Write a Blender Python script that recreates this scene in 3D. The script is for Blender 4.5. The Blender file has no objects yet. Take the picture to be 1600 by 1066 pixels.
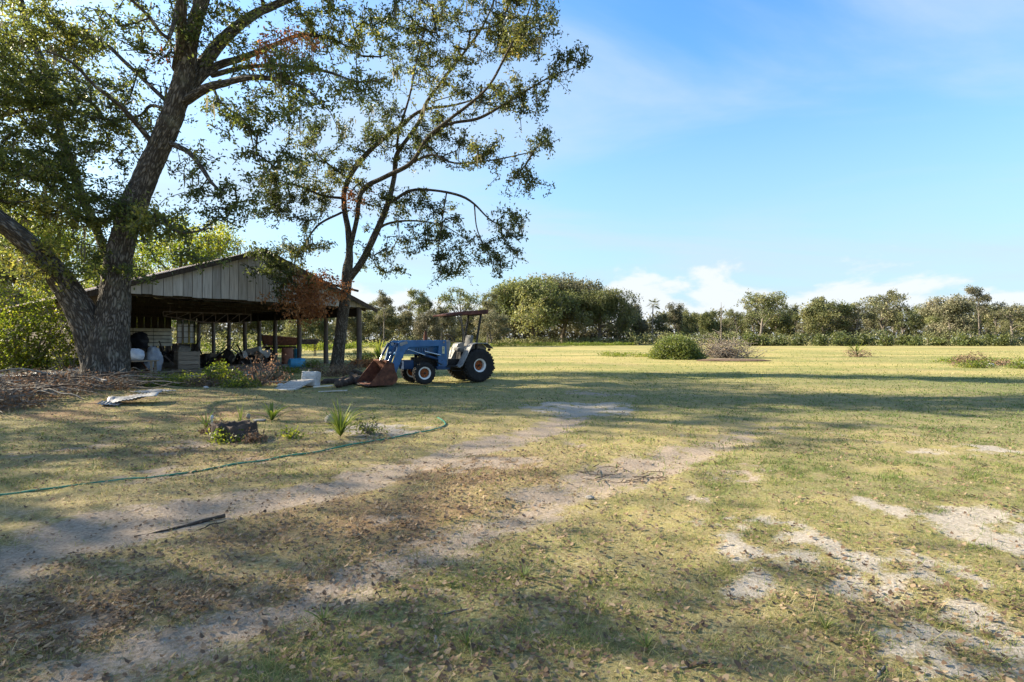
import bpy, math, random
import numpy as np
from mathutils import Vector, Matrix

scene = bpy.context.scene
COL = scene.collection
R = math.radians

# ------------------------------------------------------------------ camera
F_PX, CAM_H, HORIZON = 844.0, 1.5, 530.0        # focal length and horizon of the 1600 px wide photograph
cam_d = bpy.data.cameras.new('camera')
cam = bpy.data.objects.new('camera', cam_d)
COL.objects.link(cam)
cam.location = (0, 0, CAM_H)
cam.rotation_euler = (R(90), 0, 0)
cam_d.sensor_width = 36
cam_d.lens = F_PX / 1600 * 36
cam_d.shift_y = -3 / 1600
cam_d.clip_start = 0.05
cam_d.clip_end = 6000
scene.camera = cam

# ------------------------------------------------------------------ sky and sun
SUN_EL = R(27)
SKY_OFF = (3.1, 1.7, 0)
SUN_AZ = R(76)                                   # anticlockwise from +Y: the sun stands left, a little behind the barn
to_sun = Vector((-math.sin(SUN_AZ) * math.cos(SUN_EL), math.cos(SUN_AZ) * math.cos(SUN_EL), math.sin(SUN_EL)))
world = bpy.data.worlds.new('World')
scene.world = world
world.use_nodes = True
wn, wl = world.node_tree.nodes, world.node_tree.links
wn.clear()
w_out = wn.new('ShaderNodeOutputWorld')
w_bg = wn.new('ShaderNodeBackground')
w_sky = wn.new('ShaderNodeTexSky')
w_sky.sky_type = 'NISHITA'
w_sky.sun_disc = False
w_sky.sun_elevation = SUN_EL
w_sky.sun_rotation = -SUN_AZ
w_sky.air_density = 1.0
w_sky.dust_density = 1.5
w_sky.ozone_density = 1.6
w_bg.inputs['Strength'].default_value = 0.088
wl.new(w_bg.outputs[0], w_out.inputs[0])


def wmath(op, a, b=None, c=None, clamp=False):
    n = wn.new('ShaderNodeMath'); n.operation = op; n.use_clamp = clamp
    for i, v in enumerate((a, b, c)):
        if v is None: continue
        if isinstance(v, (int, float)): n.inputs[i].default_value = v
        else: wl.new(v, n.inputs[i])
    return n.outputs[0]


def wsmooth(v, lo, hi):
    n = wn.new('ShaderNodeMapRange'); n.interpolation_type = 'SMOOTHSTEP'
    n.inputs[1].default_value = lo; n.inputs[2].default_value = hi
    wl.new(v, n.inputs[0])
    return n.outputs[0]


def wnoise(vec, scale, detail=6, rough=0.55, distort=0.0):
    n = wn.new('ShaderNodeTexNoise')
    n.inputs['Scale'].default_value = scale; n.inputs['Detail'].default_value = detail
    n.inputs['Roughness'].default_value = rough; n.inputs['Distortion'].default_value = distort
    wl.new(vec, n.inputs['Vector'])
    return n.outputs['Fac']


w_tc = wn.new('ShaderNodeTexCoord')
w_sep = wn.new('ShaderNodeSeparateXYZ'); wl.new(w_tc.outputs['Generated'], w_sep.inputs[0])
dz = w_sep.outputs[2]
# high thin cirrus on a flat layer
zz = wmath('MAXIMUM', wmath('ADD', dz, 0.12), 0.05)
w_comb = wn.new('ShaderNodeCombineXYZ')
wl.new(wmath('DIVIDE', w_sep.outputs[0], zz), w_comb.inputs[0])
wl.new(wmath('DIVIDE', w_sep.outputs[1], zz), w_comb.inputs[1])
w_map = wn.new('ShaderNodeMapping'); w_map.inputs['Scale'].default_value = (0.55, 1.0, 1.0)
w_map.inputs['Location'].default_value = SKY_OFF
w_map.inputs['Rotation'].default_value = (0, 0, R(28))
wl.new(w_comb.outputs[0], w_map.inputs[0])
cirrus = wmath('MULTIPLY', wsmooth(wnoise(w_map.outputs[0], 0.9, 8, 0.55, 0.6), 0.36, 0.72),
               wsmooth(dz, 0.02, 0.12))
cirrus = wmath('MULTIPLY', cirrus, 0.8)
# low cumulus along the horizon
w_map2 = wn.new('ShaderNodeMapping'); w_map2.inputs['Scale'].default_value = (1, 1, 2.1)
w_map2.inputs['Location'].default_value = (0.37, 0.15, 0.0)
w_map2.inputs['Rotation'].default_value = (0, 0, R(9))
wl.new(w_tc.outputs['Generated'], w_map2.inputs[0])
cn = wnoise(w_map2.outputs[0], 5.5, 9, 0.56, 0.15)
cn2 = wnoise(w_map2.outputs[0], 1.6, 3, 0.5)
height_cut = wmath('MULTIPLY_ADD', dz, 2.5, 0.275)
cum = wsmooth(wmath('SUBTRACT', wmath('MULTIPLY_ADD', cn2, 0.55, wmath('MULTIPLY', cn, 0.55)), height_cut), 0.03, 0.085)
cum = wmath('MULTIPLY', cum, 0.85)
# milky horizon
haze_f = wmath('MULTIPLY', wsmooth(dz, 0.52, -0.02), 0.8)


def wmix(fac, a, col):
    n = wn.new('ShaderNodeMix'); n.data_type = 'RGBA'
    wl.new(fac, n.inputs[0]); wl.new(a, n.inputs[6])
    if isinstance(col, tuple): n.inputs[7].default_value = col
    else: wl.new(col, n.inputs[7])
    return n.outputs[2]


w_hue = wn.new('ShaderNodeHueSaturation')
w_hue.inputs['Saturation'].default_value = 1.26
w_hue.inputs['Value'].default_value = 1.0
wl.new(w_sky.outputs[0], w_hue.inputs['Color'])
CLOUD = (2.95, 3.06, 3.15, 1)
w_tint = wn.new('ShaderNodeMix'); w_tint.data_type = 'RGBA'; w_tint.blend_type = 'MULTIPLY'
w_tint.inputs[0].default_value = 1.0; w_tint.inputs[7].default_value = (.86, 1.06, 1.14, 1)
wl.new(w_hue.outputs[0], w_tint.inputs[6])
c1 = wmix(haze_f, w_tint.outputs[2], (1.7, 2.2, 2.75, 1))
c2 = wmix(cirrus, c1, (2.05, 2.5, 3.0, 1))
c3 = wmix(cum, c2, CLOUD)
wl.new(c3, w_bg.inputs['Color'])

sun_d = bpy.data.lights.new('sun', 'SUN')
sun_d.energy = 4.7
sun_d.angle = R(0.55)
sun_d.color = (1.0, 0.885, 0.69)
sun = bpy.data.objects.new('sun', sun_d)
COL.objects.link(sun)
sun.location = to_sun * 60
sun.rotation_euler = (-to_sun).to_track_quat('-Z', 'Y').to_euler()

scene.view_settings.view_transform = 'Standard'
scene.view_settings.look = 'None'
scene.view_settings.gamma = 1
scene.view_settings.use_curve_mapping = False
scene.view_settings.exposure = 1.92
scene.render.engine = 'CYCLES'
scene.cycles.max_bounces = 4
scene.cycles.transparent_max_bounces = 6

# ------------------------------------------------------------------ helpers
rng = np.random.default_rng(7)
random.seed(7)


def at(px, py, Y):
    """point seen at pixel (px, py) of the photograph, Y metres ahead"""
    return np.array([(px - 800) / F_PX * Y, Y, CAM_H + (HORIZON - py) / F_PX * Y])


def on_ground(px, py):
    Y = F_PX * CAM_H / (py - HORIZON)
    return np.array([(px - 800) / F_PX * Y, Y])


def sstep(x, lo, hi):
    t = np.clip((x - lo) / (hi - lo), 0, 1)
    return t * t * (3 - 2 * t)


def _h(ix, iy, iz, seed):
    n = (ix.astype(np.int64) * 374761393 + iy.astype(np.int64) * 668265263 + iz.astype(np.int64) * 2147483647 + seed * 974711) & 0xffffffff
    n = ((n ^ (n >> 13)) * 1274126177) & 0xffffffff
    n = (n ^ (n >> 16)) & 0xffffffff
    n = ((n ^ (n >> 15)) * 2246822519) & 0xffffffff
    return ((n ^ (n >> 13)) & 0xffff) / 65535.0


def vn(x, y, z=None, seed=0):
    x = np.asarray(x, float); y = np.asarray(y, float)
    z = np.zeros_like(x) if z is None else np.asarray(z, float)
    ix, iy, iz = np.floor(x), np.floor(y), np.floor(z)
    fx, fy, fz = x - ix, y - iy, z - iz
    fx, fy, fz = [t * t * (3 - 2 * t) for t in (fx, fy, fz)]
    r = 0
    for dx in (0, 1):
        for dy in (0, 1):
            for dz_ in (0, 1):
                w = (fx if dx else 1 - fx) * (fy if dy else 1 - fy) * (fz if dz_ else 1 - fz)
                r = r + w * _h(ix + dx, iy + dy, iz + dz_, seed)
    return r


def fbm(x, y, z=None, oct=4, seed=0, gain=0.5):
    a, s, t = 1.0, 0, 0
    for o in range(oct):
        s = s + a * vn(np.asarray(x) * 2 ** o, np.asarray(y) * 2 ** o, None if z is None else np.asarray(z) * 2 ** o, seed + o * 17)
        t += a; a *= gain
    return s / t


def mesh_np(name, V, quads=None, tris=None, attrs=None, smooth=False):
    V = np.asarray(V, np.float32)
    me = bpy.data.meshes.new(name)
    me.vertices.add(len(V)); me.vertices.foreach_set('co', V.ravel())
    loops, starts, n = [], [], 0
    for arr, k in ((quads, 4), (tris, 3)):
        if arr is None or len(arr) == 0: continue
        arr = np.asarray(arr, np.int32)
        loops.append(arr.ravel()); starts.append(n + np.arange(len(arr), dtype=np.int32) * k); n += arr.size
    L = np.concatenate(loops); S = np.concatenate(starts)
    me.loops.add(len(L)); me.loops.foreach_set('vertex_index', L)
    me.polygons.add(len(S)); me.polygons.foreach_set('loop_start', S)
    me.update(calc_edges=True)
    if smooth: me.polygons.foreach_set('use_smooth', np.ones(len(S), bool))
    for k, v in (attrs or {}).items():
        v = np.asarray(v, np.float32)
        if v.ndim == 1:
            a = me.attributes.new(k, 'FLOAT', 'POINT'); a.data.foreach_set('value', v)
        elif v.shape[1] == 3:
            a = me.attributes.new(k, 'FLOAT_VECTOR', 'POINT'); a.data.foreach_set('vector', v.ravel())
        else:
            a = me.attributes.new(k, 'FLOAT_COLOR', 'POINT'); a.data.foreach_set('color', v.ravel())
    return me


def link(name, me, mat=None, parent=None, loc=None, rot=None):
    o = bpy.data.objects.new(name, me)
    COL.objects.link(o)
    if mat is not None and me is not None and len(me.materials) == 0: me.materials.append(mat)
    if parent is not None: o.parent = parent
    if loc is not None: o.location = tuple(float(v) for v in loc)
    if rot is not None: o.rotation_euler = rot
    return o


def tag(o, label, cat, group=None, kind=None):
    o['label'] = label
    o['category'] = cat
    if group: o['group'] = group
    if kind: o['kind'] = kind
    return o


def thing(name, label, cat, loc=(0, 0, 0), rz=0.0, group=None):
    o = link(name, None, None, None, loc, (0, 0, rz))
    o.empty_display_size = 0.2
    return tag(o, label, cat, group)


def copy_tree(o, parent=None):
    c = o.copy(); COL.objects.link(c)
    if parent is not None: c.parent = parent
    for ch in o.children: copy_tree(ch, c)
    return c


class MB:
    """collects simple solids into one mesh"""
    def __init__(s): s.v = []; s.f = []

    def add(s, V, F):
        b = len(s.v); s.v += [tuple(map(float, p)) for p in V]; s.f += [tuple(b + i for i in f) for f in F]; return s

    def box(s, c, size, rot=(0, 0, 0), taper=1.0):
        from mathutils import Euler
        m = Euler(rot).to_matrix(); hx, hy, hz = [k / 2 for k in size]
        P = []
        for zz_ in (-1, 1):
            t = taper if zz_ > 0 else 1
            for x, y in ((-1, -1), (1, -1), (1, 1), (-1, 1)):
                p = m @ Vector((x * hx * t, y * hy * t, zz_ * hz)); P.append((p.x + c[0], p.y + c[1], p.z + c[2]))
        return s.add(P, [(3, 2, 1, 0), (4, 5, 6, 7), (0, 1, 5, 4), (1, 2, 6, 5), (2, 3, 7, 6), (3, 0, 4, 7)])

    def beam(s, p0, p1, w, h=None, up=(0, 0, 1)):
        h = h or w
        p0, p1 = Vector(p0), Vector(p1); d = (p1 - p0).normalized(); u = Vector(up)
        if abs(d.dot(u)) > .97: u = Vector((1, 0, 0))
        a = d.cross(u).normalized(); b = a.cross(d)
        P = [q + a * sx * w / 2 + b * sy * h / 2 for q in (p0, p1) for sx, sy in ((-1, -1), (1, -1), (1, 1), (-1, 1))]
        return s.add(P, [(3, 2, 1, 0), (4, 5, 6, 7), (0, 1, 5, 4), (1, 2, 6, 5), (2, 3, 7, 6), (3, 0, 4, 7)])

    def cyl(s, p0, p1, r0, r1=None, n=16):
        r1 = r0 if r1 is None else r1
        p0, p1 = Vector(p0), Vector(p1); d = (p1 - p0).normalized()
        u = Vector((0, 0, 1)) if abs(d.z) < .95 else Vector((1, 0, 0))
        a = d.cross(u).normalized(); b = a.cross(d)
        P = [q + a * math.cos(2 * math.pi * i / n) * r + b * math.sin(2 * math.pi * i / n) * r for q, r in ((p0, r0), (p1, r1)) for i in range(n)]
        F = [(i, (i + 1) % n, n + (i + 1) % n, n + i) for i in range(n)]
        return s.add(P, F + [tuple(range(n))[::-1], tuple(range(n, 2 * n))])

    def prism(s, prof, y0, y1):
        """polygon in x,z extruded along y"""
        n = len(prof)
        P = [(x, y0, z) for x, z in prof] + [(x, y1, z) for x, z in prof]
        F = [(i, (i + 1) % n, n + (i + 1) % n, n + i) for i in range(n)]
        return s.add(P, F + [tuple(range(n))[::-1], tuple(range(n, 2 * n))])

    def lathe(s, prof, n=32, axis='z', c=(0, 0, 0), close=False):
        """profile of (radius, height) round an axis"""
        P = []
        for i in range(n):
            a = 2 * math.pi * i / n
            for r, h in prof:
                x, y, z = r * math.cos(a), r * math.sin(a), h
                if axis == 'y': x, y, z = x, z, y
                P.append((x + c[0], y + c[1], z + c[2]))
        m = len(prof); F = []
        for i in range(n):
            j = (i + 1) % n
            for k in range(m if close else m - 1):
                F.append((i * m + k, j * m + k, j * m + (k + 1) % m, i * m + (k + 1) % m))
        return s.add(P, F)

    def tube(s, pts, r, n=8):
        V, Q = tube(np.array(pts, float), np.full(len(pts), r) if np.isscalar(r) else np.array(r), n)[:2]
        return s.add(V, [tuple(q) for q in Q])

    def build(s, name, mat, parent=None, loc=None, rot=None, bevel=0, smooth=False):
        me = bpy.data.meshes.new(name); me.from_pydata(s.v, [], s.f); me.update()
        if smooth: me.polygons.foreach_set('use_smooth', [True] * len(me.polygons))
        o = link(name, me, mat, parent, loc, rot)
        if bevel:
            b = o.modifiers.new('bevel', 'BEVEL'); b.width = bevel; b.segments = 2; b.limit_method = 'ANGLE'
        if smooth:
            e = o.modifiers.new('edges', 'EDGE_SPLIT'); e.split_angle = R(38)
        return o


def catmull(P, step):
    """P: (n,k) control points; resampled smoothly about every step metres"""
    P = np.asarray(P, float)
    Q = np.vstack([2 * P[0] - P[1], P, 2 * P[-1] - P[-2]])
    out = []
    for i in range(1, len(Q) - 2):
        n = max(2, int(np.linalg.norm(Q[i + 1, :3] - Q[i, :3]) / step))
        t = np.linspace(0, 1, n, endpoint=False)[:, None]
        a, b, c, d = Q[i - 1], Q[i], Q[i + 1], Q[i + 2]
        out.append(.5 * (2 * b + (c - a) * t + (2 * a - 5 * b + 4 * c - d) * t ** 2 + (3 * b - a - 3 * c + d) * t ** 3))
    out.append(P[-1][None])
    return np.vstack(out)


def tube(P, r, n=8, cap=True):
    """verts, quads and bark coordinates of a tube along P"""
    m = len(P)
    T = np.gradient(P, axis=0); T /= np.linalg.norm(T, axis=1)[:, None] + 1e-9
    a = np.cross(T[0], [0, 0, 1.0]);
    if np.linalg.norm(a) < .1: a = np.cross(T[0], [1.0, 0, 0])
    a /= np.linalg.norm(a); A = [a]
    for i in range(1, m):
        a = A[-1] - T[i] * np.dot(A[-1], T[i]); A.append(a / np.linalg.norm(a))
    A = np.array(A); B = np.cross(T, A)
    ang = np.linspace(0, 2 * np.pi, n, endpoint=False)
    ca, sa = np.cos(ang)[None, :, None], np.sin(ang)[None, :, None]
    V = P[:, None] + (A[:, None] * ca + B[:, None] * sa) * np.asarray(r)[:, None, None]
    s = np.concatenate([[0], np.cumsum(np.linalg.norm(np.diff(P, axis=0), axis=1))])
    bc = np.stack([np.broadcast_to(np.cos(ang)[None] * np.asarray(r)[:, None], (m, n)),
                   np.broadcast_to(np.sin(ang)[None] * np.asarray(r)[:, None], (m, n)),
                   np.broadcast_to(s[:, None], (m, n))], -1)
    i = np.arange(m - 1)[:, None]; j = np.arange(n)[None]
    Q = np.stack([i * n + j, i * n + (j + 1) % n, (i + 1) * n + (j + 1) % n, (i + 1) * n + j], -1).reshape(-1, 4)
    V = V.reshape(-1, 3); bc = bc.reshape(-1, 3)
    if cap:
        k = len(V)
        V = np.vstack([V, P[-1]]); bc = np.vstack([bc, [0, 0, s[-1]]])
        last = (m - 1) * n + np.arange(n)
        Q = np.vstack([Q, np.stack([last, (m - 1) * n + (np.arange(n) + 1) % n, np.full(n, k), np.full(n, k)], -1)[:0]])
        capq = [((m - 1) * n + 2 * q, (m - 1) * n + (2 * q + 1) % n, (m - 1) * n + (2 * q + 2) % n, k) for q in range(n // 2)]
        Q = np.vstack([Q, np.array(capq)])
    return V, Q, bc


class Acc:
    """accumulates numpy pieces"""
    def __init__(s): s.V = []; s.Q = []; s.T = []; s.A = {}; s.n = 0

    def add(s, V, Q=None, T=None, **attrs):
        if Q is not None and len(Q): s.Q.append(np.asarray(Q) + s.n)
        if T is not None and len(T): s.T.append(np.asarray(T) + s.n)
        s.V.append(V); s.n += len(V)
        for k, v in attrs.items(): s.A.setdefault(k, []).append(v)

    def mesh(s, name, smooth=False):
        return mesh_np(name, np.vstack(s.V), np.vstack(s.Q) if s.Q else None, np.vstack(s.T) if s.T else None,
                       {k: np.concatenate(v) for k, v in s.A.items()}, smooth)


# ------------------------------------------------------------------ materials
class NT:
    def __init__(s, name):
        s.m = bpy.data.materials.new(name); s.m.use_nodes = True
        s.n, s.l = s.m.node_tree.nodes, s.m.node_tree.links
        s.n.clear(); s.out = s.n.new('ShaderNodeOutputMaterial')

    def put(s, sock, v):
        if v is None: return
        if isinstance(v, (int, float, tuple)):
            if isinstance(v, tuple) and len(v) == 3 and sock.type == 'RGBA': v = (*v, 1)
            sock.default_value = v
        else: s.l.new(v, sock)

    def math(s, op, a, b=None, c=None, clamp=False):
        n = s.n.new('ShaderNodeMath'); n.operation = op; n.use_clamp = clamp
        for i, v in enumerate((a, b, c)): s.put(n.inputs[i], v)
        return n.outputs[0]

    def obj(s): return s.n.new('ShaderNodeTexCoord').outputs['Object']

    def rand(s): return s.n.new('ShaderNodeObjectInfo').outputs['Random']

    def attr(s, k, out='Fac'):
        n = s.n.new('ShaderNodeAttribute'); n.attribute_name = k; return n.outputs[out]

    def noise(s, vec, scale, detail=5, rough=.55, stretch=None, loc=None, dist=0):
        if stretch or loc:
            mp = s.n.new('ShaderNodeMapping')
            if stretch: mp.inputs['Scale'].default_value = stretch
            if loc: s.put(mp.inputs['Location'], loc)
            s.l.new(vec, mp.inputs[0]); vec = mp.outputs[0]
        n = s.n.new('ShaderNodeTexNoise'); s.l.new(vec, n.inputs['Vector'])
        n.inputs['Scale'].default_value = scale; n.inputs['Detail'].default_value = detail
        n.inputs['Roughness'].default_value = rough; n.inputs['Distortion'].default_value = dist
        return n.outputs['Fac']

    def ramp(s, fac, cols):
        n = s.n.new('ShaderNodeValToRGB'); e = n.color_ramp.elements
        while len(e) < len(cols): e.new(.5)
        for i, (p, c) in enumerate(cols): e[i].position = p; e[i].color = (*c, 1)
        s.l.new(fac, n.inputs[0]); return n.outputs[0]

    def mix(s, fac, a, b, mode='MIX'):
        n = s.n.new('ShaderNodeMix'); n.data_type = 'RGBA'; n.blend_type = mode
        s.put(n.inputs[0], fac); s.put(n.inputs[6], a); s.put(n.inputs[7], b); return n.outputs[2]

    def smooth(s, v, lo, hi):
        n = s.n.new('ShaderNodeMapRange'); n.interpolation_type = 'SMOOTHSTEP'
        s.put(n.inputs[0], v); n.inputs[1].default_value = lo; n.inputs[2].default_value = hi
        return n.outputs[0]

    def bump(s, h, strength, dist=.02):
        n = s.n.new('ShaderNodeBump'); n.inputs['Strength'].default_value = strength
        n.inputs['Distance'].default_value = dist; s.l.new(h, n.inputs['Height']); return n.outputs[0]

    def bsdf(s, col, rough=.8, metal=0.0, normal=None, spec=.3):
        n = s.n.new('ShaderNodeBsdfPrincipled')
        s.put(n.inputs['Base Color'], col); s.put(n.inputs['Roughness'], rough); s.put(n.inputs['Metallic'], metal)
        n.inputs['Specular IOR Level'].default_value = spec
        if normal is not None: s.l.new(normal, n.inputs['Normal'])
        return n.outputs[0]

    def done(s, sh): s.l.new(sh, s.out.inputs[0]); return s.m


def vary(t, col, amt=.25):
    """each object a little lighter or darker"""
    f = t.math('MULTIPLY_ADD', t.rand(), 2 * amt, 1 - amt)
    h = t.n.new('ShaderNodeHueSaturation'); t.l.new(f, h.inputs['Value']); t.put(h.inputs['Color'], col)
    return h.outputs[0]


def pmat(name, cols, scale=6, rough=.8, metal=0.0, bump=.25, stretch=None, detail=6, dist=.01, spec=.3, var=0, nr=.6):
    t = NT(name); v = t.obj()
    f = t.noise(v, scale, detail, nr, stretch)
    c = t.ramp(f, cols)
    if var: c = vary(t, c, var)
    f2 = t.noise(v, scale * 5, 4, .6, stretch)
    return t.done(t.bsdf(c, rough, metal, t.bump(f2, bump, dist), spec))


def leafmat(name, cols, trans=.42, rough=.5, var=.15, hue=0.0):
    t = NT(name)
    c = vary(t, t.ramp(t.attr('rnd'), cols), var)
    if hue:
        hs = t.n.new('ShaderNodeHueSaturation'); rr = t.n.new('ShaderNodeMath'); rr.operation = 'FRACT'
        t.l.new(t.math('MULTIPLY', t.rand(), 7.13), rr.inputs[0])
        t.l.new(t.math('MULTIPLY_ADD', rr.outputs[0], hue, .5 - hue * .62), hs.inputs['Hue'])
        t.l.new(t.math('MULTIPLY_ADD', rr.outputs[0], .38, .66), hs.inputs['Saturation'])
        t.l.new(c, hs.inputs['Color']); c = hs.outputs[0]
    h = t.n.new('ShaderNodeHueSaturation'); h.inputs['Value'].default_value = 1.7; h.inputs['Hue'].default_value = .485
    h.inputs['Saturation'].default_value = 1.1
    t.l.new(c, h.inputs['Color'])
    tr = t.n.new('ShaderNodeBsdfTranslucent'); t.l.new(h.outputs[0], tr.inputs[0])
    mx = t.n.new('ShaderNodeMixShader'); mx.inputs[0].default_value = trans
    t.l.new(t.bsdf(c, rough, 0, None, .35), mx.inputs[1]); t.l.new(tr.outputs[0], mx.inputs[2])
    return t.done(mx.outputs[0])


def barkmat(name, dark, mid, light, scale=7.0, moss=.25):
    t = NT(name); v = t.attr('bc', 'Vector')
    mp = t.n.new('ShaderNodeMapping'); mp.inputs['Scale'].default_value = (1, 1, .26); t.l.new(v, mp.inputs[0])
    vo = t.n.new('ShaderNodeTexVoronoi'); vo.feature = 'DISTANCE_TO_EDGE'; vo.inputs['Scale'].default_value = scale * 1.6
    nz = t.noise(mp.outputs[0], scale * .8, 4)
    mixv = t.n.new('ShaderNodeMix'); mixv.data_type = 'VECTOR'; mixv.inputs[0].default_value = .16
    t.l.new(mp.outputs[0], mixv.inputs[4])
    nv = t.n.new('ShaderNodeTexNoise'); nv.inputs['Scale'].default_value = scale; t.l.new(mp.outputs[0], nv.inputs['Vector'])
    t.l.new(nv.outputs['Color'], mixv.inputs[5]); t.l.new(mixv.outputs[1], vo.inputs['Vector'])
    ridge = t.smooth(vo.outputs['Distance'], 0.0, .32)
    fine = t.noise(mp.outputs[0], scale * 6, 5, .65)
    h = t.math('MULTIPLY_ADD', fine, .7, t.math('MULTIPLY', ridge, .85))
    c = t.ramp(t.math('MULTIPLY_ADD', nz, .35, t.math('MULTIPLY', h, .55)), [(.15, dark), (.5, mid), (.95, light)])
    lich = t.smooth(t.noise(v, 1.7, 6, .65), .52, .72)
    c = t.mix(t.math('MULTIPLY', lich, moss), c, (.26, .27, .20))
    return t.done(t.bsdf(c, .92, 0, t.bump(h, .9, .035), .15))


M = {}
M['bark_oak'] = barkmat('bark_oak', (.014, .011, .009), (.072, .062, .052), (.24, .215, .185), 9.0, .3)
M['bark_slim'] = barkmat('bark_slim', (.016, .012, .009), (.075, .06, .045), (.22, .195, .16), 13.0, .3)
M['bark_far'] = pmat('bark_far', [(.3, (.06, .05, .04)), (.7, (.22, .19, .16))], 3, .95, 0, .3)
M['leaf_oak'] = leafmat('leaf_oak', [(0, (.038, .054, .018)), (.4, (.075, .100, .028)), (.75, (.155, .175, .042)), (1, (.30, .27, .07))], .46)
M['leaf_slim'] = leafmat('leaf_slim', [(0, (.034, .048, .018)), (.5, (.070, .092, .028)), (.8, (.145, .155, .042)), (1, (.30, .25, .07))], .44)
M['leaf_far'] = leafmat('leaf_far', [(0, (.050, .064, .022)), (.4, (.098, .112, .036)), (.75, (.175, .172, .060)), (1, (.27, .24, .10))], .25, .7, .26, .045)
M['leaf_bright'] = leafmat('leaf_bright', [(0, (0.052, 0.086, 0.014)), (.5, (0.115, 0.161, 0.025)), (1, (0.276, 0.276, 0.046))], .5)
M['leaf_bush'] = leafmat('leaf_bush', [(0, (.045, .07, .018)), (.5, (.10, .135, .03)), (1, (.23, .24, .055))], .35)
M['leaf_dead'] = leafmat('leaf_dead', [(0, (.11, .048, .020)), (.5, (.27, .125, .048)), (1, (.44, .25, .115))], .35, .8, .1)
M['leaf_rusty'] = leafmat('leaf_rusty', [(0, (.12, .07, .042)), (.5, (.25, .145, .08)), (1, (.42, .29, .17))], .3, .8, .1)
M['leaf_palm'] = leafmat('leaf_palm', [(0, (.035, .05, .015)), (.5, (.07, .092, .024)), (1, (.15, .155, .042))], .3)
M['leaf_dry'] = leafmat('leaf_dry', [(0, (.085, .055, .035)), (.5, (.17, .11, .066)), (1, (.34, .25, .155))], .15, .85, .1)
M['moss'] = leafmat('moss', [(0, (.09, .085, .06)), (1, (.20, .19, .13))], .4, .95, .1)
M['blade'] = leafmat('blade', [(0, (.075, .115, .026)), (.4, (.13, .175, .042)), (.65, (.215, .225, .07)), (.85, (.34, .285, .125)), (1, (.46, .38, .21))], .3, .7, 0)
M['sword'] = leafmat('sword', [(0, (.06, .10, .02)), (.6, (.14, .19, .035)), (1, (.34, .33, .08))], .35, .5, 0)
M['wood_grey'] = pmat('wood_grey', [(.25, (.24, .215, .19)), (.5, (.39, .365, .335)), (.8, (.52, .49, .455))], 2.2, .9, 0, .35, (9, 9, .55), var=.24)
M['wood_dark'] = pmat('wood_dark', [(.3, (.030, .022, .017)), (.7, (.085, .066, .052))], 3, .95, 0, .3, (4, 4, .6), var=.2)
M['wood_post'] = pmat('wood_post', [(.3, (.07, .052, .042)), (.7, (.19, .155, .13))], 4, .95, 0, .5, (5, 5, .5), var=.2)
M['wood_tan'] = pmat('wood_tan', [(.3, (.17, .13, .095)), (.7, (.34, .285, .22))], 4, .9, 0, .3, (.6, 8, 8), var=.2)
M['roof_metal'] = pmat('roof_metal', [(.35, (.16, .075, .045)), (.6, (.30, .27, .25)), (.8, (.4, .38, .36))], .8, .6, .35, .15, var=.1)
M['white_paint'] = pmat('white_paint', [(.3, (.48, .45, .38)), (.6, (.72, .69, .61)), (.8, (.80, .78, .72))], 3, .6, 0, .1, var=.05)
M['glass'] = pmat('glass', [(.3, (.22, .25, .28)), (.7, (.34, .38, .41))], 2, .12, 0, .02, spec=.6)  # opaque panes; daylight from beyond the barn is put into the pale colour
M['rust'] = pmat('rust', [(.3, (.055, .024, .016)), (.55, (.135, .052, .030)), (.8, (.24, .105, .055))], 7, .85, .15, .35)
M['rust_metal'] = pmat('rust_metal', [(.3, (.10, .06, .045)), (.6, (.24, .20, .18)), (.8, (.34, .32, .30))], 5, .6, .4, .2)
M['plastic_blue'] = pmat('plastic_blue', [(.3, (.05, .24, .42)), (.7, (.10, .36, .56))], 3, .45, 0, .05)
M['terracotta'] = pmat('terracotta', [(.3, (.24, .10, .065)), (.7, (.38, .19, .13))], 4, .85, 0, .2)
M['plastic_white'] = pmat('plastic_white', [(.25, (.20, .17, .14)), (.42, (.42, .41, .39)), (.7, (.60, .60, .585))], 5, .6, 0, .08)
M['plastic_blue_white'] = pmat('plastic_blue_white', [(.35, (.38, .46, .60)), (.65, (.66, .70, .76))], 5, .4, 0, .4)
M['tarp'] = pmat('tarp', [(.3, (.012, .014, .02)), (.7, (.04, .045, .06))], 5, .5, 0, .4)
M['metal_sheet'] = pmat('metal_sheet', [(.3, (.16, .15, .14)), (.6, (.32, .315, .31)), (.8, (.45, .45, .44))], 3, .5, .45, .25, var=.15)
M['scrap'] = pmat('scrap', [(.3, (.012, .011, .010)), (.6, (.05, .04, .033)), (.85, (.16, .10, .07))], 5, .75, .3, .4, var=.3)
M['hose'] = pmat('hose', [(.3, (.02, .14, .09)), (.7, (.06, .26, .17))], 9, .45, 0, .1)
M['stick'] = pmat('stick', [(.3, (.028, .019, .014)), (.7, (.11, .08, .06))], 14, .95, 0, .7, (1, 1, .3))
M['log'] = pmat('log', [(.3, (.03, .022, .017)), (.6, (.085, .062, .047)), (.8, (.17, .13, .10))], 9, .95, 0, .8, (1, 1, 1))
M['twig'] = pmat('twig', [(.3, (.10, .085, .07)), (.7, (.29, .255, .215))], 14, .95, 0, .5)
M['rock'] = pmat('rock', [(.3, (.17, .155, .135)), (.7, (.36, .34, .31))], 8, .9, 0, .6)
M['soil'] = pmat('soil', [(.3, (.07, .045, .028)), (.7, (.20, .13, .08))], 8, 1, 0, .9, dist=.05)
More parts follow.
